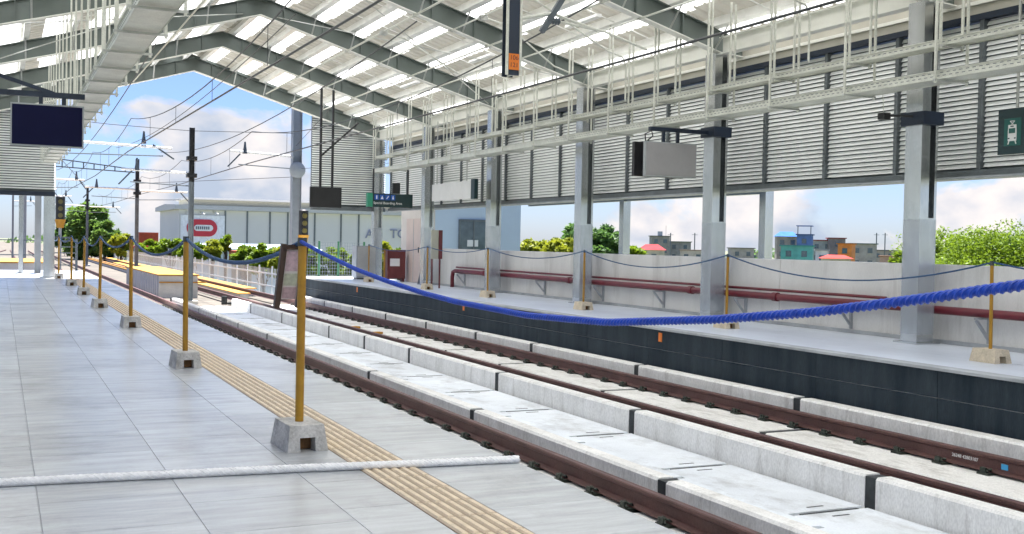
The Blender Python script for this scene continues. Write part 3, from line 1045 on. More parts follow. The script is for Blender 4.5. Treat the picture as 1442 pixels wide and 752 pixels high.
# placard hung behind the first post
pl = thing('placard', (1.63, 6.78, .85), 'dark brown wooden frame placard with pale poster hung on the nearest post', 'sign')
def lean(x, z): return (x - (1.24 - z) * .10, 6.80 + (1.24 - z) * .03, z)
for x0 in (1.60, 1.735):
    part('stile', MB().bar(lean(x0, 1.245), lean(x0, .845), .034, .045, upv=(0, 1, 0)), MAT['wood'], pl)
part('poster', MB().add([lean(1.61, 1.21), lean(1.725, 1.21), lean(1.725, .90), lean(1.61, .90)], [(0, 1, 2, 3)]), M('poster_paper', (.55, .42, .42), .6, c2=(.62, .62, .58), scale=9), pl)
for z0_, z1_, c_ in ((.905, .975, (.46, .32, .33)), (.985, 1.06, (.46, .48, .36)), (1.075, 1.2, (.52, .38, .42))):
    x_ = 1.59
    q = MB()
    for e_, f_ in ((0, 0),):
        a_, b_, c2_, d_ = lean(1.625, z1_), lean(1.71, z1_), lean(1.71, z0_), lean(1.625, z0_)
        q.add([(v[0], v[1] - .002, v[2]) for v in (a_, b_, c2_, d_)], [(0, 1, 2, 3)])
    part('poster_print', q, M('poster_print', c_, .6, var=.25, scale=30), pl)
part('top_rail', MB().bar(lean(1.60, 1.225), lean(1.735, 1.225), .03, .03), MAT['wood'], pl)

# ================================================================== SCREENS AND SIGNS
def screen(cx_, y, cz, wd, ht, mat_, label, back=False, arms=None, th=.07):
    t = thing('display_screen', (cx_, y, cz - ht / 2), label, 'screen', 'display screens')
    cs = part('casing', MB().box(cx_ - wd / 2, cx_ + wd / 2, y, y + th, cz - ht / 2, cz + ht / 2), MAT['lattice'] if mat_ is not MAT['black'] else MAT['black'], t)
    part('panel', MB().box(cx_ - wd / 2 + .02, cx_ + wd / 2 - .02, y - .004, y - .001, cz - ht / 2 + .02, cz + ht / 2 - .02), mat_, t)
    if arms:
        x0, x1, za = arms
        arm = part('arm', MB().bar((x0, y + .12, za), (x1, y + .12, za), .07, .07), MAT['navy'], t)
        for xx in (cx_ - .08 * wd / .9, cx_ + .2):
            part('hanger', MB().box(xx - .025, xx + .025, y + .09, y + .14, cz + ht / 2 - .02, za - .02), MAT['navy'], arm)
    return t
t = screen(.545, 15.5, 2.69, .88, .55, MAT['screen'], 'large dark navy display screen hung at the left above the near platform', arms=(-.45, 1.0, 3.1))
part('brace', MB().bar((-.4, 15.62, 3.42), (.62, 15.62, 3.12), .05, .05), MAT['navy'], t)
part('post_clamp', MB().box(-.78, -.42, 15.5, 16.56, 3.0, 3.2), MAT['navy'], t)
t = screen(10.58, 16.25, 2.79, 1.05, .60, MAT['screen_grey'], 'pale grey flat display screen on a black arm from the second column', arms=(10.2, 11.43, 3.32))
part('rear_screen', MB().box(10.0, 11.02, 16.52, 16.60, 2.50, 3.1), MAT['black'], t)
part('column_clamp', MB().box(11.41, 11.79, 16.17, 16.58, 3.24, 3.42), MAT['navy'], t)
part('cable_tangle', MB().tube([(10.15, 16.4, 3.1), (10.1, 16.35, 3.22), (10.2, 16.3, 3.28), (10.28, 16.38, 3.2), (10.2, 16.42, 3.12)], .012, 6), MAT['black'], t)
t = thing('camera_bracket', (11.6, 11.5, 3.2), 'black clamp with short arm and small camera on the nearest column', 'camera bracket')
part('clamp', MB().box(11.41, 11.79, 11.30, 11.72, 3.02, 3.20), MAT['navy'], t)
part('arm', MB().bar((11.42, 11.5, 3.14), (11.02, 11.62, 3.14), .03), MAT['black'], t)
part('camera', MB().box(10.95, 11.07, 11.56, 11.68, 3.08, 3.17), MAT['black'], t)
part('cable', MB().tube([(11.0, 11.62, 3.17), (11.0, 11.64, 3.4), (10.97, 11.64, 3.6)], .006, 5), MAT['tray'], t)
t = screen(8.46, 30.9, 2.51, .92, .58, MAT['black'], 'small black screen hung near the far end of the canopy')
for xx in (8.3, 8.65):
    part('hanger', MB().box(xx - .03, xx + .03, 30.92, 30.98, 2.79, zb(8.5)), MAT['black'], t)
part('brace', MB().bar((8.32, 30.95, 3.7), (9.4, 30.95, 4.7), .05), MAT['black'], t)

def text_obj(txt, size, loc, rot, mat_, parent, name='lettering', depth=.002):
    cu = bpy.data.curves.new(name, 'FONT')
    cu.body = txt
    cu.size = size
    cu.extrude = depth
    cu.align_x = 'CENTER'
    cu.align_y = 'CENTER'
    tmp = bpy.data.objects.new(name, cu)
    col.objects.link(tmp)
    dg = bpy.context.evaluated_depsgraph_get()
    me = bpy.data.meshes.new_from_object(tmp.evaluated_get(dg))
    bpy.data.objects.remove(tmp)
    me.materials.clear()
    me.materials.append(mat_)
    o = link(name, me, parent)
    o.location = Vector(loc) - base_of(parent)
    o.rotation_euler = rot
    return o
text_obj('26248 42803107', .05, (XC - .0135, 8.2, ZR - .09), (R(90), 0, R(-90)), MAT['white'], RAIL_TEXT, name='rolled_lettering')
# boarding sign at the far column
t = thing('boarding_sign', (10.25, 30.5, 2.27), 'dark hanging sign with blue pictograms reading Special Boarding Area', 'sign')
part('box', MB().box(9.72, 10.93, 30.45, 30.60, 2.27, 2.66), MAT['dgreen'], t)
part('green_end', MB().box(9.56, 9.715, 30.45, 30.60, 2.27, 2.66), M('sign_green_light', (.03, .25, .15), .5), t)
for k, ch in enumerate('♿▲/♀'):
    x = 9.83 + k * .165
    pc = part('pictogram', MB().box(x - .065, x + .065, 30.440, 30.448, 2.475, 2.625), MAT['bluesign'], t)
    q = MB()
    if k == 0: q.box(x - .014, x + .014, 30.435, 30.439, 2.50, 2.60)
    elif k == 1: q.prism([(x - .04, 2.50), (x + .04, 2.50), (x, 2.60)], 30.435, 30.439)
    elif k == 2: q.bar((x - .03, 30.437, 2.51), (x + .03, 30.437, 2.59), .004, .025)
    else: q.box(x - .02, x + .02, 30.435, 30.439, 2.50, 2.56).box(x - .012, x + .012, 30.435, 30.439, 2.57, 2.6)
    part('pictogram_mark', q, MAT['white'], pc)
text_obj('Special Boarding Area', .098, (10.17, 30.446, 2.385), (R(90), 0, 0), MAT['white'], t)
for xx in (9.75, 10.8):
    part('hanger', MB().box(xx - .02, xx + .02, 30.5, 30.54, 2.66, 3.37), MAT['black'], t)
part('speaker_box', MB().box(10.33, 10.55, 30.48, 30.58, 2.67, 2.98), MAT['black'], t)
# blank sign hung further along
t = thing('blank_sign', (11.2, 28, 2.42), 'blank whitish hanging sign board in front of the louvres', 'sign')
part('board', MB().box(11.17, 11.23, 26.6, 29.5, 2.45, 2.92), MAT['white'], t)
part('dark_end', MB().box(11.15, 11.25, 26.35, 26.595, 2.43, 2.95), MAT['dgreen'], t)
for yy in (27.0, 29.2):
    part('hanger', MB().box(11.19, 11.21, yy - .02, yy + .02, 2.92, 4.7), MAT['steel'], t)
text_obj('ABC', .22, (11.167, 28.1, 2.70), (R(90), 0, R(-90)), MAT['lattice'], t) if False else None
# train pictogram sign at right
t = thing('train_sign', (11.3, 9.6, 2.5), 'dark green sign with white train front pictogram before the louvres', 'sign')
ys = 9.955
part('panel', MB().box(11.30, 11.36, 8.9, ys, 2.5, 3.06), MAT['dgreen'], t)
part('green_field', MB().box(11.295, 11.299, 9.61, 9.86, 2.60, 2.94), MAT['green'], t)
def on(y0, y1, z0, z1, n='pictogram', m=MAT['white'], e=0):
    return part(n, MB().box(11.289 - e, 11.2945 - e, y0, y1, z0, z1), m, t)
yc = 9.735
q = MB()
q.prismx([(yc - .062, 2.66), (yc + .062, 2.66), (yc + .064, 2.76), (yc + .058, 2.86), (yc - .058, 2.86), (yc - .064, 2.76)], 11.289, 11.2945)
q.bar((11.291, yc - .035, 2.905), (11.291, yc + .035, 2.905), .005, .008)
q.bar((11.291, yc - .03, 2.9), (11.291, yc + .012, 2.865), .005, .008)
q.bar((11.291, yc + .03, 2.9), (11.291, yc - .012, 2.865), .005, .008)
q.bar((11.291, yc - .045, 2.66), (11.291, yc - .06, 2.62), .005, .012)
q.bar((11.291, yc + .045, 2.66), (11.291, yc + .06, 2.62), .005, .012)
part('train_front', q, MAT['white'], t)
on(yc - .045, yc + .045, 2.755, 2.815, 'train_window', MAT['green'], .006)
on(yc - .022, yc + .022, 2.832, 2.846, 'train_display', MAT['dgreen'], .006)
for yy in (yc - .045, yc + .045):
    on(yy - .01, yy + .01, 2.685, 2.70, 'train_lamp', MAT['dgreen'], .006)
for yy in (9.1, 9.7):
    part('hanger', MB().box(11.32, 11.34, yy - .015, yy + .015, 3.06, 4.75), MAT['steel'], t)

# ================================================================== OVERHEAD LINE
t = thing('drop_post', (6.1, 13.27, 3.49), 'dark blue hanging catenary drop post with orange number plate', 'catenary post')
q = MB()
q.box(6.0, 6.2, 13.17, 13.18, 3.49, zb(6.1) + .02)
q.box(6.0, 6.2, 13.36, 13.37, 3.49, zb(6.1) + .02)
part('flange', MB().box(6.02, 6.175, 13.17, 13.185, 3.49, zb(6.1) + .3), MAT['navy'], t)
part('web', MB().box(6.09, 6.10, 13.187, 13.36, 3.49, zb(6.1) + .3), MAT['tray'], t)
part('side_strip', MB().box(5.985, 6.018, 13.16, 13.185, 3.49, zb(6.1) + .3), MAT['tray'], t)
part('side_strip', MB().box(6.177, 6.21, 13.16, 13.185, 3.49, zb(6.1) + .3), MAT['tray'], t)
part('flange', MB().box(6.02, 6.175, 13.362, 13.377, 3.49, zb(6.1) + .3), MAT['navy'], t)
npl = part('number_plate', MB().box(6.025, 6.17, 13.155, 13.168, 3.56, 3.77), MAT['orange'], t)
for s_, zz in (('106', 3.715), ('121', 3.62)):
    text_obj(s_, .085, (6.0975, 13.1535, zz), (R(90), 0, 0), MAT['maroon'], npl)
part('soffit_plate', MB().box(5.9, 6.3, 13.1, 13.45, zb(6.1) + .3, zb(6.1) + .32), MAT['steel'], t)
arm = part('registration_arm', MB().tube([(6.18, 13.27, 4.25), (6.7, 13.27, 4.38), (7.4, 13.27, 4.22)], .022, 8), MAT['tray'], t)
part('strut', MB().bar((6.55, 13.27, 4.12), (6.95, 13.27, 4.75), .07, .07), MAT['mast'], t)
part('insulator', MB().tube([(6.62 + .02 * k, 13.27, 4.28) for k in range(11)], [.03, .05] * 5 + [.03], 10), MAT['mast'], t)
part('bracket_tube', MB().tube([(6.8, 13.27, 4.28), (7.5, 13.27, 4.22), (8.2, 13.27, 4.03)], .018, 8), MAT['tray'], t)

def wire(pts, r, label, grp='overhead wires'):
    return single('overhead_wire', MB().tube(pts, r, 6), MAT['wire'], label, 'wire', grp, origin=pts[0])
def para(x, ya, yb, za, s, n=16):
    return [(x, ya + (yb - ya) * k / n, za - s * 4 * (k / n) * (1 - k / n)) for k in range(n + 1)]
SUP = [-13.4, 13.3, 40.0, 57.0, 74.0, 91.0, 108.0]
for x, zc, lab in ((4.06, 4.2, 'near track'), (8.2, 4.0, 'far track')):
    wire([(x, -9, zc)] + [(x + .1 * (-1) ** k, y_, zc) for k, y_ in enumerate(SUP[1:])], .019, 'dark contact wire above the %s' % lab)
    ms = thing('messenger_wire', (x, 13, zc + .9), 'sagging messenger wire with droppers above the %s' % lab, 'wire', 'overhead wires')
    zs = zc + 1.15
    for a, b in zip(SUP[1:-1], SUP[2:]):
        sg = .75 if b - a > 20 else .42
        pp = para(x, a, b, zs, sg)
        part('span', MB().tube(pp, .014, 5), MAT['wire'], ms)
        nd = 4 if b - a > 20 else 3
        for k in range(1, nd + 1):
            tt = k / (nd + 1)
            y_ = a + (b - a) * tt
            part('dropper', MB().tube([(x, y_, zs - sg * 4 * tt * (1 - tt)), (x, y_, zc)], .006, 4), MAT['wire'], ms)
wire([(1.3, 40.2, 5.25), (3.4, 40.2, 5.12), (6.1, 40.2, 5.06), (9.8, 40.3, 5.2)], .012, 'pale cross span wire between the two outer masts')
wire(para(7.2, 20, 57, 5.5, .75), .014, 'sagging feeder wire right of the black topped mast')
wire(para(2.9, 24, 74, 5.3, .7), .014, 'sagging feeder wire left of the near track wires')
wire([(3.7, 57, 3.7), (1.2, 40.3, 4.6)], .013, 'slanting stay wire near the left end wall')
wire(para(5.1, 21, 57, 5.6, .5), .011, 'thin feeder wire crossing the portal sky left of centre')
wire([(9.9, 40.4, 4.75), (8.9, 32, 5.25)], .009, 'stay wire from the grey right mast to the gable')
wire([(9.85, 40.4, 3.6), (6.1, 57, 3.9)], .011, 'lower cross wire between the right mast and the farther mast')
wire([(9.9, 40.4, 3.9), (14, 33, 4.05)], .009, 'reddish wire leaving the right mast to the side')

def mast(x, y, zt, label, wd=.17, z0=-1.06, cant=(), light=False):
    t = thing('catenary_mast', (x, y, z0), label, 'mast', 'catenary masts along the viaduct')
    m1 = MB()
    zs = zt - (1.9 if not light else 0)
    lo_ = MAT['lattice'] if True else None
    for (za, zb2, mm, nm) in ((z0, zs, MAT['lattice'] if light else MAT['mast_low'], 'lower_shaft'), (zs, zt, MAT['black'], 'upper_shaft')):
        if zb2 - za < .05: continue
        q = MB()
        q.box(x - wd / 2, x - wd / 2 + .02, y - wd / 2, y + wd / 2, za, zb2)
        q.box(x + wd / 2 - .02, x + wd / 2, y - wd / 2, y + wd / 2, za, zb2)
        q.box(x - wd / 2 + .02, x + wd / 2 - .02, y - .012, y + .012, za, zb2)
        part(nm, q, mm, t)
    part('foot', MB().box(x - .25, x + .25, y - .25, y + .25, z0, z0 + .12), MAT['conc'], t)
    for (xe, z, up_) in cant:
        c = part('cantilever_tube', MB().tube([(x + (.1 if xe > x else -.1), y, z), (xe, y, z + up_)], .045, 8), MAT['white'], t)
        d = 1 if xe > x else -1
        xi = x + (xe - x) * .78
        part('insulator', MB().tube([(xi, y, z + .02), (xi, y, z + .26), (xi, y, z + .45)], [.09, .05, .03], 8), MAT['mast'], c)
        part('steady_arm', MB().bar((x + (xe - x) * .85, y, z), (xe + d * .08, y, z - .48), .05), MAT['mast'], c)
        part('registration_tube', MB().tube([(x + d * .1, y, z - .45), (xe - d * .3, y, z - .38)], .022, 6), MAT['mast'], c)
    if not light:
        for zz in (zt - 1.75, zt - 1.15):
            part('collar', MB().box(x - .17, x + .17, y - .15, y + .15, zz, zz + .14), MAT['black'], t)
    return t
mast(6.1, 40.0, 5.15, 'dark catenary mast with black top in the middle of the portal', cant=((3.75, 3.55, .05),))
mast(6.1, 57.0, 5.1, 'second dark mast in line behind the black topped one', cant=((3.7, 3.6, .05), (8.5, 3.55, 0)))
mast(6.1, 91.0, 5.1, 'fourth mast in the row, farthest one between the tracks', cant=((3.7, 3.6, .05), (8.5, 3.55, 0)))
t = mast(9.92, 40.4, 7.2, 'thick pale grey mast with round dish right of the portal', wd=.34, light=True, cant=((7.5, 4.35, .1),))
part('dish', MB().tube([(9.92, 40.2, 3.85), (9.92, 40.17, 3.85), (9.92, 40.12, 3.85)], [.30, .29, .12], 24), MAT['lattice'], t)
part('dish_rim', MB().box(9.6, 10.24, 40.19, 40.215, 3.35, 4.35), MAT['lblue'], t) if False else None
mast(1.15, 40.2, 5.6, 'pale mast standing behind the left end wall column', wd=.2, light=True, cant=((5.45, 4.5, -.1),))
# lattice feeder beam
t = thing('lattice_beam', (2, 57.2, 4.6), 'grey ladder lattice beam fixed to the second mast', 'lattice beam')
za, zb3 = 4.45, 4.85
part('chord', MB().bar((2.0, 57.25, za + .15), (6.0, 57.25, za), .05), MAT['mast'], t)
part('chord', MB().bar((2.0, 57.25, zb3 + .15), (6.0, 57.25, zb3 - .25), .05), MAT['mast'], t)
for k in range(8):
    x = 2.2 + k * .48
    tt = (x - 2) / 4
    part('rung', MB().box(x - .025, x + .025, 57.22, 57.28, za + .15 - .15 * tt, zb3 + .15 - .4 * tt), MAT['mast'], t)
# far left masts
for k, (x, y) in enumerate(((2.2, 62), (1.4, 75), (3.0, 88), (1.0, 105))):
    mast(x, y, 5.0, ['pale', 'slender', 'distant', 'farthest'][k] + ' catenary mast over the tracks at the left edge', light=True, cant=((x + 1.8, 4.2, 0),))

# ================================================================== THINGS AT THE PLATFORM ENDS
t = thing('end_railing', (.9, 43.2, 0), 'thin dark railing closing the end of the near platform', 'railing')
for x in (-1.2, -.2, .75, 1.55):
    part('post', MB().box(x - .02, x + .02, 43.2, 43.24, 0, 1.1), MAT['mast'], t)
for z in (.55, 1.08):
    part('rail', MB().box(-1.3, 1.6, 43.205, 43.235, z - .018, z + .018), MAT['mast'], t)
t = thing('steel_gate', (2.0, 43.2, 0), 'dark green barred gate beside the end of the rope row', 'gate')
part('gate_post', MB().box(1.62, 1.74, 43.15, 43.27, 0, 1.25), MAT['dgreen'], t)
part('gate_post', MB().box(2.50, 2.58, 43.15, 43.23, 0, 1.15), MAT['mast'], t)
for z in (.2, .42, .64, .86, 1.08):
    part('bar', MB().box(1.74, 2.50, 43.18, 43.21, z - .02, z + .02), MAT['mast'], t)
def signal(x, y, z0, zh, label):
    t = thing('railway_signal', (x, y, z0), label, 'signal')
    part('pole', MB().tube([(x, y, z0), (x, y, zh)], .055, 8), MAT['lattice'], t)
    h = part('head', MB().tube([(x, y, zh), (x, y, zh + .08), (x, y, zh + .95), (x, y, zh + 1.0)], [.1, .17, .17, .08], 12), MAT['black'], t)
    part('yellow_hood', MB().tube([(x, y - .01, zh - .22), (x, y - .01, zh + .1)], [.12, .2], 12), MAT['tarp'], t)
    for k in range(3):
        part('lens', MB().tube([(x, y - .19, zh + .25 + .26 * k), (x, y - .155, zh + .25 + .26 * k)], .09, 10), M('lens_%d' % k, (.12, .10, .03), .3), h)
    part('cross_bar', MB().box(x - .4, x + .4, y - .03, y + .03, zh - .62, zh - .55), MAT['mast'], t)
signal(2.06, 45.0, -1.06, 1.78, 'black railway signal with yellow hood beyond the near platform end')
signal(9.62, 38.0, 0.001, 1.35, 'black railway signal with yellow hood behind the nearest rope post')

# cabinets and boards on the far platform
t = thing('grey_cabinet', (11.3, 35.5, 0), 'grey metal equipment cabinet at the foot of the last column', 'cabinet')
part('body', MB().box(10.72, 11.4, 35.25, 35.75, .06, 1.12), MAT['lattice'], t)
part('door', MB().box(10.75, 11.37, 35.235, 35.248, .12, 1.08), MAT['steel'], t)
part('plinth', MB().box(10.76, 11.36, 35.29, 35.71, .001, .06), MAT['darkframe'], t)
t = thing('hose_cabinet', (11.6, 33.4, 0), 'maroon fire hose cabinet with a pale notice beside the white door', 'cabinet')
part('body', MB().box(11.15, 11.75, 33.3, 33.6, .1, 1.02), MAT['maroon'], t)
part('notice', MB().box(11.23, 11.55, 33.286, 33.298, .5, .74), MAT['white'], t)
for x in (11.2, 11.7):
    part('foot', MB().box(x - .04, x + .04, 33.35, 33.55, .001, .1), MAT['maroon'], t)
part('side_pipe', MB().tube([(11.08, 33.4, .001), (11.08, 33.4, 1.05)], .03, 8), MAT['yellow'], t)
t = thing('plant_room', (12.5, 32, 0), 'white plastered room with a narrow door at far platform end', 'room')
part('wall', MB().box(11.9, 12.22, 31.95, 34.2, .0, 2.28), M('room_paint', (.70, .66, .62), .7, var=.05), t)
dr = part('door', MB().box(11.87, 11.898, 32.25, 33.6, .02, 2.02), M('door_pink', (.66, .55, .50), .5, var=.04), t)
part('handle', MB().box(11.845, 11.868, 32.4, 32.44, .95, 1.12), MAT['darkframe'], dr)
part('door_leaf_line', MB().box(11.862, 11.869, 32.90, 32.93, .04, 2.0), MAT['nosing'], dr)
t = thing('notice_board', (11.0, 28.7, 0), 'pale notice board with a maroon side frame behind rope post', 'board')
part('panel', MB().box(10.84, 11.05, 28.6, 28.64, .82, 1.62), MAT['cream'], t)
part('frame_side', MB().box(11.053, 11.16, 28.58, 28.66, .82, 1.62), MAT['maroon'], t)
for x in (10.87, 11.1):
    part('leg', MB().box(x - .02, x + .02, 28.605, 28.635, .001, .82), MAT['maroon'], t)
t = thing('floor_wedge_sign', (11.7, 31.6, 0), 'small black folded floor sign leaning by the white room', 'floor sign')
part('leaf', MB().bar((11.55, 31.5, .001), (11.66, 31.5, .52), .22, .02, upv=(1, 0, 0)), MAT['darkframe'], t)
part('leaf', MB().bar((11.78, 31.5, .001), (11.68, 31.5, .52), .22, .02, upv=(1, 0, 0)), MAT['darkframe'], t)
# mesh fence at the end of the far platform
t = thing('mesh_fence', (10.4, 38.2, 0), 'light green wire mesh fence closing the far platform end', 'fence')
for x in (9.75, 10.25, 10.95, 11.9):
    part('post', MB().box(x - .03, x + .03, 38.2, 38.26, 0, 1.25), M('fence_green_%d' % int(x * 10), (.04, .16, .07), .5) , t)
wm = MB()
for k in range(24):
    x = 9.75 + k * .09
    wm.box(x - .004, x + .004, 38.215, 38.223, .05, 1.2)
for k in range(11):
    wm.box(9.75, 11.9, 38.224, 38.231, .05 + k * .115 - .004, .05 + k * .115 + .004)
part('mesh', wm, MAT['lattice'], t, kind='stuff')

# pale blue building beyond the parapet with a window
t = thing('pale_blue_building', (15, 34, GZ), 'plain pale blue building with one grey window beyond the parapet', 'building')
BY = 39.0
bx1 = at(733, 320, Y=BY).x
part('wall', MB().box(at(603, 320, Y=BY).x, bx1, BY, BY + 2.6, GZ, 5.2), MAT['lblue'], t)
wa, wb = at(646, 309, Y=BY), at(685, 353, Y=BY)
wn = part('window', MB().box(wa.x, wb.x, BY - .04, BY - .002, wb.z - .6, wa.z), MAT['glass'], t)
for xx in (wa.x, (wa.x + wb.x) / 2, wb.x - .06):
    part('frame', MB().box(xx, xx + .06, BY - .06, BY - .041, wb.z - .6, wa.z), MAT['mull'], wn)
part('frame', MB().box(wa.x, wb.x, BY - .065, BY - .061, wa.z - .06, wa.z + .01), MAT['mull'], wn)
part('curtain', MB().box(wa.x + .35, wa.x + .8, BY - .055, BY - .042, wb.z + .15, wb.z + .4), MAT['white'], wn)

# outer posts and tie beam outside the parapet
for k, (px, nm) in enumerate(((880, 'farther'), (1079, 'nearer'))):
    p = at(px, 300, X=14.0)
    t = thing('outer_post', (14, p.y, GZ), '%s slim grey steel post standing outside the parapet wall' % nm, 'post', 'steel posts outside the parapet')
    part('shaft', MB().box(13.9, 14.1, p.y - .1, p.y + .1, GZ, 2.9), MAT['column'], t)
    part('cap', MB().box(13.85, 14.15, p.y - .15, p.y + .15, 2.9, 2.94), MAT['column'], t)
    part('tie_beam', MB().box(13.95, 14.05, p.y + .11, p.y + 5.4, 2.38, 2.48), MAT['column'], t)

# side fence along the viaduct
t = thing('viaduct_fence', (9.8, 60, -1.06), 'pale grey vertical slat fence along the right of the viaduct', 'fence')
y = 41.2
k = 0
lt = M('fence_pale', (.62, .66, .68), .5, var=.06)
slm2 = MB().box(-.006, .006, 0, .05, .04, 1.1).mesh('fence_slat', lt)
while y < 72:
    inst('fence_slat', slm2, (9.8, y, -.98), t)
    y += .25
q = MB()
while y < 130:
    q.box(9.794, 9.806, y, y + .05, -.94, .12)
    y += .25
part('far_slats', q, lt, t, kind='stuff')
for z in (-.6, -.1):
    part('fence_rail', MB().box(9.815, 9.85, 41, 130, z - .03, z + .03), lt, t)
part('kerb', MB().box(9.6, 10.0, 41.02, 130, -1.07, -.98), MAT['conc'], t)
y = 41.5
while y < 72:
    part('fence_post', MB().box(9.852, 9.91, y, y + .06, -.98, .2), lt, t)
    y += 2.4
# yellow topped works on the viaduct
def works_box(x0, x1, y0, y1, z1, label):
    t = thing('concrete_upstand', ((x0 + x1) / 2, y0, -1.06), label, 'concrete box', 'yellow topped concrete boxes on the viaduct')
    part('body', MB().box(x0, x1, y0, y1, -1.06, z1), MAT['conc'], t)
    part('yellow_sheet', MB().box(x0 - .05, x1 + .05, y0 - .05, y1 + .05, z1, z1 + .05), MAT['tarp'], t)
    yy = y0 + .3
    while yy < y1:
        part('form_rib', MB().box(x0 - .02, x0 - .001, yy, yy + .04, -1.05, z1 - .02), MAT['nosing'], t)
        yy += .6
    part('front_rail', MB().bar((x0, y0 - .07, -.45), (x1 + .3, y0 - .07, -.45), .05), MAT['tarp'], t)
    return t
works_box(5.55, 7.0, 44.0, 56.0, -.20, 'long concrete box with yellow top sheet between the tracks')
works_box(-.5, 1.9, 52, 60, .05, 'concrete box with yellow top behind the left end railing')
for k, (x, y0, y1, z) in enumerate(((8.6, 43, 95, -.86), (9.25, 45, 110, -.75), (2.6, 46, 90, -.8), (7.6, 58, 120, -.82))):
    t = thing('cable_trough', (x, y0, -1.06), ['narrow yellow edged trough along the far track', 'yellow capped ledge at the foot of the slat fence', 'pale trough left of the near track', 'yellow topped trough running into the distance'][k], 'trough')
    part('body', MB().box(x - .16, x + .16, y0, y1, -1.06, z), MAT['conc'], t)
    part('lid', MB().box(x - .26, x + .26, y0, y1, z, z + .03), MAT['tarp'] if k != 2 else MAT['conc_cover'], t)
# extra tracks at the left, curving away
for j in range(3):
    for s in (-.75, .75):
        pp = []
        for k in range(30):
            y = 46 + k * 4.5
            x = .6 - j * 3.6 + s - ((y - 46) ** 2) * .0006 * (0 if j == 0 else -1) * .3
            pp.append((x, y, -.98))
        single('siding_rail', MB().tube(pp, .06, 4), MAT['rail'], 'distant siding rail at far left, %s track %s rail' % (['first', 'second', 'third'][j], 'left' if s < 0 else 'right'), 'rail', 'siding rails', origin=pp[0])

# ================================================================== WAREHOUSE
WY = 150.0
def wx(px, py=320): return at(px, py, Y=WY).x
def wz(px, py): return at(px, py, Y=WY).z
t = thing('warehouse', (30, WY, GZ), 'large grey warehouse with white roof and red oval emblem', 'warehouse')
x0, x1 = wx(252), wx(640)
WD = 19.0
zt = wz(400, 299)
part('wall', MB().box(x0, x1, WY, WY + WD, GZ, zt), MAT['wh_wall'], t)
rf = MB().prismx([(WY - .8, zt + .02), (WY + WD + .8, zt + .02), (WY + WD + .8, zt + .6), (WY + WD / 2, zt + .9), (WY - .8, zt + .60)], x0 - .6, x1 + .4)
rfo = part('roof', rf, MAT['wh_roof'], t)
part('roof_monitor', MB().box(wx(278), x1 - 4, WY + 8, WY + 17, zt + .5, at(400, 285, Y=WY + 8).z), MAT['cream'], rfo)
part('monitor_roof', MB().box(wx(278) - .5, x1 - 3.5, WY + 7, WY + 18, at(400, 285, Y=WY + 8).z + .002, at(400, 282.5, Y=WY + 8).z), MAT['wh_roof'], rfo)
for px in (317, 348, 380, 405, 443, 480, 505):
    part('panel_joint', MB().box(wx(px) - .1, wx(px) + .1, WY - .12, WY - .01, GZ, zt), MAT['mull'], t)
bd = part('sign_board', MB().box(wx(254), wx(316), WY - .2, WY - .13, wz(280, 345), wz(280, 303)), M('sign_white', (.80, .82, .86), .6), t)
def stadium(cx_, cz, hw, hh, y, n=14):
    p = []
    for k in range(n + 1):
        a = -math.pi / 2 + math.pi * k / n
        p.append((cx_ + hw - hh + hh * math.cos(a), cz + hh * math.sin(a)))
    for k in range(n + 1):
        a = math.pi / 2 + math.pi * k / n
        p.append((cx_ - hw + hh + hh * math.cos(a), cz + hh * math.sin(a)))
    return p
ex, ez = wx(284), wz(284, 321)
hw, hh = (wx(305) - wx(262)) / 2, (wz(284, 309) - wz(284, 333)) / 2
part('red_oval', MB().prism(stadium(ex, ez, hw, hh, 0), WY - .32, WY - .21), MAT['redlogo'], bd)
part('white_slot', MB().prism(stadium(ex + .2, ez, hw * .62, hh * .36, 0), WY - .40, WY - .33), MAT['white'], bd)
text_obj('ALSTRAK', hh * .48, (ex + .2, WY - .42, ez), (R(90), 0, 0), MAT['mull'], bd) if False else None
dk = MB()
for k in range(7):
    dk.box(ex - hw * .42 + k * hw * .135, ex - hw * .42 + k * hw * .135 + hw * .085, WY - .44, WY - .41, ez - hh * .17, ez + hh * .17)
part('lettering', dk, MAT['mull'], bd, kind='stuff')
for px in (262, 282, 301):
    part('lamp', MB().bar((wx(px), WY - .1, wz(px, 299)), (wx(px) + .3, WY - 1.4, wz(px, 302)), .18), MAT['white'], t)
for ch, px in (('A', 520), ('L', 529), ('T', 554), ('O', 566), ('I', 578)):
    text_obj(ch, 1.8, (wx(px, 330), WY - .1, wz(px, 330)), (R(90), 0, 0), M('letter_blue_' + ch, (.26, .28, .38), .6), t, depth=.08)
t = thing('roof_shed', (22, 120, GZ), 'low pale blue roofed shed in front of the warehouse', 'shed')
sx0, sx1 = at(294, 350, Y=120).x, at(345, 350, Y=120).x
part('wall', MB().box(sx0, sx1 + 8, 120, 130, GZ, at(300, 350, Y=120).z), MAT['lblue'], t)
part('roof', MB().prismx([(119.5, at(300, 350, Y=120).z), (130.5, at(300, 350, Y=120).z), (125, at(300, 343, Y=120).z)], sx0 - .5, sx1 + 8.5), M('shed_roof', (.45, .58, .72), .5), t)
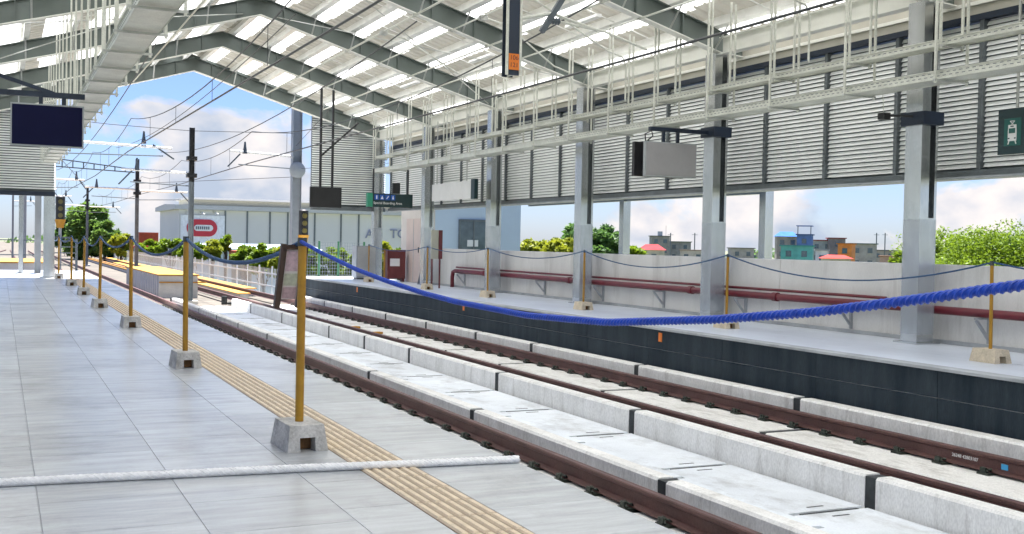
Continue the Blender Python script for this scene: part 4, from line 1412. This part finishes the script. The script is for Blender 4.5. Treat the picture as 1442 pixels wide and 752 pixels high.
def container(px0, px1, py0, py1, Y, mat_, label):
    a, b = at(px0, py0, Y=Y), at(px1, py1, Y=Y)
    t = thing('shipping_container', (a.x, Y, GZ), label, 'container', 'containers by the warehouse')
    part('body', MB().box(a.x, b.x, Y, Y + 2.5, b.z, a.z), mat_, t)
    rb = MB()
    n = 14
    for k in range(n):
        x = a.x + (b.x - a.x) * (k + .3) / n
        rb.box(x, x + (b.x - a.x) * .4 / n, Y - .06, Y - .001, b.z + .1, a.z - .1)
    part('rib', rb, mat_, t, kind='stuff')
    part('stand', MB().box(a.x + .2, b.x - .2, Y + .2, Y + 2.3, GZ, b.z - .002), MAT['mull'], t)
    return t
red_o = M('container_red', (.55, .10, .04), .5, var=.15)
container(196, 223, 327, 343, 118, red_o, 'orange red container stacked left of the warehouse')
container(188, 232, 346, 350, 108, MAT['redlogo'], 'low red and white trailer below the orange container')
container(330, 358, 353, 372, 96, red_o, 'red orange container half hidden by the bushes')

# ================================================================== HOUSES BEYOND THE PARAPET
def house(px0, px1, pyt, D, wallc, roofc, label, roof='flat', pyr=None, extra=None):
    """D = distance from the camera; the top of the wall is at photo height pyt"""
    pm = (px0 + px1) / 2
    D = D * 2.9
    r = ray(pm, 350)
    h = math.hypot(r.x, r.y)
    cxy = Vector((r.x, r.y)) * (D / h)
    ang = -math.atan2(r.x, r.y) + R(random.uniform(-12, 12))
    wd = (px1 - px0) / F * D * math.cos(math.atan2(pm - CX, F))
    rt_ = ray(pm, pyt)
    zt = EYE + rt_.z * D / h
    t = thing('house', (cxy.x, cxy.y, GZ), label, 'house', 'houses beyond the parapet')
    ca, sa = math.cos(ang), math.sin(ang)
    def W(u, v, z): return (cxy.x + u * ca - v * sa, cxy.y + u * sa + v * ca, z)
    def obox(u0, u1, v0, v1, z0, z1):
        m = MB()
        v = [W(u0, v0, z0), W(u1, v0, z0), W(u1, v1, z0), W(u0, v1, z0), W(u0, v0, z1), W(u1, v0, z1), W(u1, v1, z1), W(u0, v1, z1)]
        return m.add(v, [(0, 3, 2, 1), (4, 5, 6, 7), (0, 1, 5, 4), (1, 2, 6, 5), (2, 3, 7, 6), (3, 0, 4, 7)])
    wallc = tuple(v * .75 + .01 for v in wallc)
    roofc = tuple(v * .55 + .01 for v in roofc)
    wm_ = M('house_wall', wallc, .8, var=.2, scale=.8)
    rm_ = M('house_roof', roofc, .85, var=.15, scale=.8, spec=.08)
    dp = max(5, wd * .8)
    part('wall', obox(-wd / 2, wd / 2, 0, dp, GZ, zt), wm_, t)
    ze = zt
    if roof == 'flat':
        part('roof', obox(-wd / 2 - .3, wd / 2 + .3, -.4, dp + .3, zt, zt + .25), rm_, t)
    else:
        zt2 = EYE + ray(pm, pyr).z * D / h
        m = MB()
        v = [W(-wd / 2 - .4, -.5, zt), W(wd / 2 + .4, -.5, zt), W(wd / 2 + .4, dp + .5, zt), W(-wd / 2 - .4, dp + .5, zt), W(-wd / 2 + wd * .2, dp / 2, zt2), W(wd / 2 - wd * .2, dp / 2, zt2)]
        m.add(v, [(0, 1, 5, 4), (1, 2, 5), (2, 3, 4, 5), (3, 0, 4), (3, 2, 1, 0)])
        part('roof', m, rm_, t)
    # windows on the facade near the top storeys
    n = max(1, int(wd / 2.6))
    for st in range(2):
        zc = zt - 1.5 - st * 3.0
        for k in range(n):
            u = -wd / 2 + wd * (k + .5) / n
            wn_ = part('window', obox(u - .55, u + .55, -.06, -.005, zc - .6, zc + .6), MAT['glass'], t)
            part('sill', obox(u - .65, u + .65, -.18, -.005, zc - .72, zc - .61), wm_, wn_)
    if extra: extra(t, obox, wd, dp, zt)
    return t
grey, blu, rd, tl, org, crm = (.32, .31, .29), (.06, .20, .55), (.50, .06, .07), (.10, .42, .40), (.72, .25, .05), (.58, .54, .44)
def tank(t, obox, wd, dp, zt):
    part('roof_tank', obox(-.7, .7, 1, 2.4, zt + .25, zt + 1.6), MAT['lattice'], t)
    part('aerial', obox(wd * .3, wd * .3 + .08, 1, 1.08, zt + .2, zt + 3.5), MAT['mull'], t)
house(917, 943, 333, 120, grey, (.20, .22, .22), 'grey concrete block house with roof tank, tallest of the left cluster', extra=tank)
house(941, 973, 341, 122, (.33, .33, .32), (.12, .22, .20), 'long low grey house with green flat roof beside the tank house')
house(906, 936, 352, 85, crm, rd, 'house with bright red hip roof in front of the grey block', 'hip', 344)
house(958, 992, 353, 95, (.55, .52, .46), (.45, .36, .30), 'cream house with brown flat roof left of the second column')
house(1030, 1062, 350, 110, (.40, .38, .36), (.25, .25, .26), 'dull grey house just left of the nearer outer post')
house(1094, 1123, 333, 100, (.42, .38, .32), blu, 'house with blue hip roof right of the nearer outer post', 'hip', 326)
def frame_top(t, obox, wd, dp, zt):
    for u in (-wd / 2 + .1, wd / 2 - .3):
        part('roof_post', obox(u, u + .2, .1, .3, zt, zt + 2.2), MAT['mast'], t)
    part('roof_canopy', obox(-wd / 2 - .2, wd / 2 + .1, -.1, 4, zt + 2.2, zt + 2.4), M('canopy_blue', (.05, .12, .35), .6), t)
house(1122, 1142, 331, 98, (.10, .20, .48), (.08, .16, .40), 'blue tower house with open rooftop frame', extra=frame_top)
house(1100, 1143, 347, 80, (.12, .45, .42), tl, 'low teal house in front of the blue tower')
house(1143, 1172, 339, 105, (.45, .50, .48), rd, 'pale house under a flat red roof next to the tower', 'flat')
house(1168, 1190, 336, 104, (.25, .22, .22), (.42, .10, .10), 'dark house with dull red roof edge')
house(1180, 1199, 344, 90, org, org, 'small bright orange shed wall among the houses')
house(1198, 1234, 344, 96, (.40, .40, .38), (.18, .26, .26), 'grey block house with dark flat roof right of orange shed')
house(1160, 1198, 364, 62, crm, (.65, .07, .06), 'low red roof closest to the parapet wall', 'hip', 359)
house(1150, 1166, 353, 76, (.66, .66, .72), (.5, .5, .55), 'small white house with blue tint below the red roof')
house(1228, 1262, 353, 120, (.40, .36, .32), (.14, .16, .2), 'far house with dark eaves beside the lime tree')
house(1240, 1275, 362, 80, (.52, .36, .28), (.5, .3, .2), 'brown brick house at the foot of the lime tree')
house(1056, 1086, 356, 130, (.50, .47, .42), (.36, .34, .33), 'distant low pale house behind the nearer outer post')
for k, px in enumerate((944, 978, 1234, 1246)):
    r = ray(px, 350)
    D = 300
    h = math.hypot(r.x, r.y)
    x, y = r.x * D / h, r.y * D / h
    t = thing('utility_pole', (x, y, GZ), '%s thin utility pole above the roofs' % ['antenna like', 'second', 'cross armed', 'rightmost'][k], 'pole')
    zt = EYE + ray(px, 328).z * D / h
    part('shaft', MB().tube([(x, y, GZ), (x, y, zt)], .14, 6), MAT['mull'], t)
    part('cross_arm', MB().bar((x - .9, y, zt - .5), (x + .9, y, zt - .5), .1), MAT['mull'], t)

# ================================================================== TREES
def tree(x, y, z0, zt, rx, rz, mat_, label, nl, ls, name='tree', grp='trees around the station', clumps=26, spiky=0.0, low=.25):
    rnd = random.Random(int(x * 13 + y * 7 + zt * 31))
    t = thing(name, (x, y, z0), label, 'tree' if name == 'tree' else 'bush', grp)
    cz = zt - rz
    tr = MB()
    th = max(.12, rx * .07)
    tr.tube([(x, y, z0), (x + .1, y, z0 + (cz - z0) * .5), (x, y + .1, cz)], [th, th * .8, th * .55], 8)
    cl = []
    for k in range(clumps):
        while True:
            a = rnd.uniform(0, 2 * math.pi)
            e = rnd.uniform(-.75, 1)
            rr = rnd.uniform(.45, 1) ** .6
            u = math.sqrt(max(0, 1 - e * e))
            p = Vector((x + rx * rr * u * math.cos(a) * .85, y + rx * rr * u * math.sin(a) * .85, cz + rz * rr * e * .85))
            break
        cl.append((p, rnd.uniform(.20, .36) * min(rx, rz)))
    for p, r_ in cl[::2]:
        mid = Vector((x, y, z0 + (cz - z0) * rnd.uniform(.55, .95)))
        tr.tube([mid, mid.lerp(p, .55) + Vector((0, 0, .15)), p], [th * .35, th * .22, th * .08], 5)
    part('trunk', tr, MAT['bark'], t)
    lf = MB()
    vv, ff = [], []
    for k in range(nl):
        p, r_ = cl[rnd.randrange(len(cl))]
        d = Vector((rnd.gauss(0, 1), rnd.gauss(0, 1), rnd.gauss(0, 1))).normalized()
        rad = r_ * rnd.random() ** .45
        q = p + Vector((d.x, d.y, d.z * .8)) * rad
        if spiky and rnd.random() < spiky:
            q.z += rnd.random() ** 2 * rz * .5
        ax = Vector((rnd.gauss(0, 1), rnd.gauss(0, 1), rnd.gauss(0, .6))).normalized()
        bx = ax.cross(Vector((rnd.gauss(0, 1), rnd.gauss(0, 1), rnd.gauss(0, 1)))).normalized()
        l = ls * rnd.uniform(.6, 1.4)
        o = len(vv)
        vv += [q - ax * l, q + bx * l * .42, q + ax * l, q - bx * l * .42]
        ff.append((o, o + 1, o + 2, o + 3))
    lf.add(vv, ff)
    part('crown', lf, mat_, t)
    return t
def at_d(px, py, D):
    r = ray(px, py)
    h = math.hypot(r.x, r.y)
    return Vector((r.x * D / h, r.y * D / h, EYE + r.z * D / h))
def ptree(px, pyt, D, wpx, hpx, mat_, label, nl, ls, **kw):
    p = at_d(px, pyt, D)
    rx = wpx / F * D / 2 * .96
    rz = hpx / F * D / 2
    return tree(p.x, p.y, GZ, p.z, rx, rz, mat_, label, nl, ls, **kw)
ptree(1412, 308, 34, 200, 200, MAT['leaf_lime'], 'bright lime feathery tree behind the parapet at far right', 110000, .045, spiky=.0, clumps=170)
ptree(1272, 338, 38, 50, 130, MAT['leaf_lime'], 'spindly lime shoots left of the nearest column', 9000, .05, spiky=.12, clumps=34)
ptree(1325, 314, 40, 120, 180, MAT['leaf_lime'], 'lime tree half hidden behind the nearest column', 60000, .048, spiky=.0, clumps=120)
ptree(832, 307, 160, 105, 90, MAT['leaf_dark'], 'dark green round tree behind the third column', 14000, .42, clumps=60)
ptree(745, 328, 110, 64, 90, MAT['leaf_yellow'], 'yellow green tree next to the pale blue building', 8000, .30, clumps=40)
ptree(788, 329, 105, 80, 90, MAT['leaf_yellow'], 'yellow green bushy tree between third and fourth column', 9000, .30, clumps=44)
ptree(893, 344, 75, 30, 40, MAT['leaf_lime'], 'small bright shrub tree beside the farther outer post', 900, .32, clumps=14)
ptree(122, 280, 115, 62, 92, MAT['leaf_mid'], 'tall green tree left of the second mast beyond the viaduct', 9000, .42, clumps=44)
ptree(148, 308, 112, 44, 60, MAT['leaf_mid'], 'lower green tree joined to the tall one at left', 5000, .38, clumps=30)
ptree(100, 296, 135, 40, 70, MAT['leaf_dark'], 'hazy darker tree behind the signal at left', 4000, .45, clumps=26)
for k, (px, py, D, wp, hp_) in enumerate(((170, 326, 100, 34, 40), (210, 338, 96, 42, 26), (240, 332, 92, 44, 36), (272, 340, 90, 40, 30), (300, 334, 88, 26, 36), (318, 328, 100, 16, 30), (345, 344, 84, 40, 40), (372, 338, 80, 46, 60), (398, 344, 78, 40, 52), (432, 346, 76, 40, 52), (470, 346, 74, 50, 60), (508, 350, 72, 44, 56), (540, 338, 80, 40, 60), (565, 344, 74, 40, 60))):
    ptree(px, py, D, wp, hp_, MAT['leaf_lime'] if k % 4 else MAT['leaf_yellow'], 'green bush in the row behind the viaduct fence, number %s from the left' % ['one', 'two', 'three', 'four', 'five', 'six', 'seven', 'eight', 'nine', 'ten', 'eleven', 'twelve', 'thirteen', 'fourteen'][k],
          4200, .2, name='bush', grp='bushes behind the viaduct fence', clumps=26)
# far belt of foliage on the horizon
q = MB()
rnd = random.Random(5)
for k in range(16000):
    a = R(rnd.uniform(-8, 62))
    D = rnd.uniform(330, 520)
    p = Vector((D * math.sin(a), D * math.cos(a), GZ + rnd.random() ** .7 * 9.5 * (.7 + .3 * math.sin(a * 40))))
    l = rnd.uniform(.4, .9)
    ax = Vector((rnd.gauss(0, 1), rnd.gauss(0, 1), rnd.gauss(0, 1))).normalized()
    bx = ax.cross(Vector((rnd.gauss(0, 1), rnd.gauss(0, 1), rnd.gauss(0, 1)))).normalized()
    q.add([p - ax * l, p + bx * l * .6, p + ax * l, p - bx * l * .6], [(0, 1, 2, 3)])
tag(link('distant_foliage', q.mesh('distant_foliage', MAT['leaf_dark'])), 'low belt of hazy green trees along the horizon', 'trees', kind='stuff')
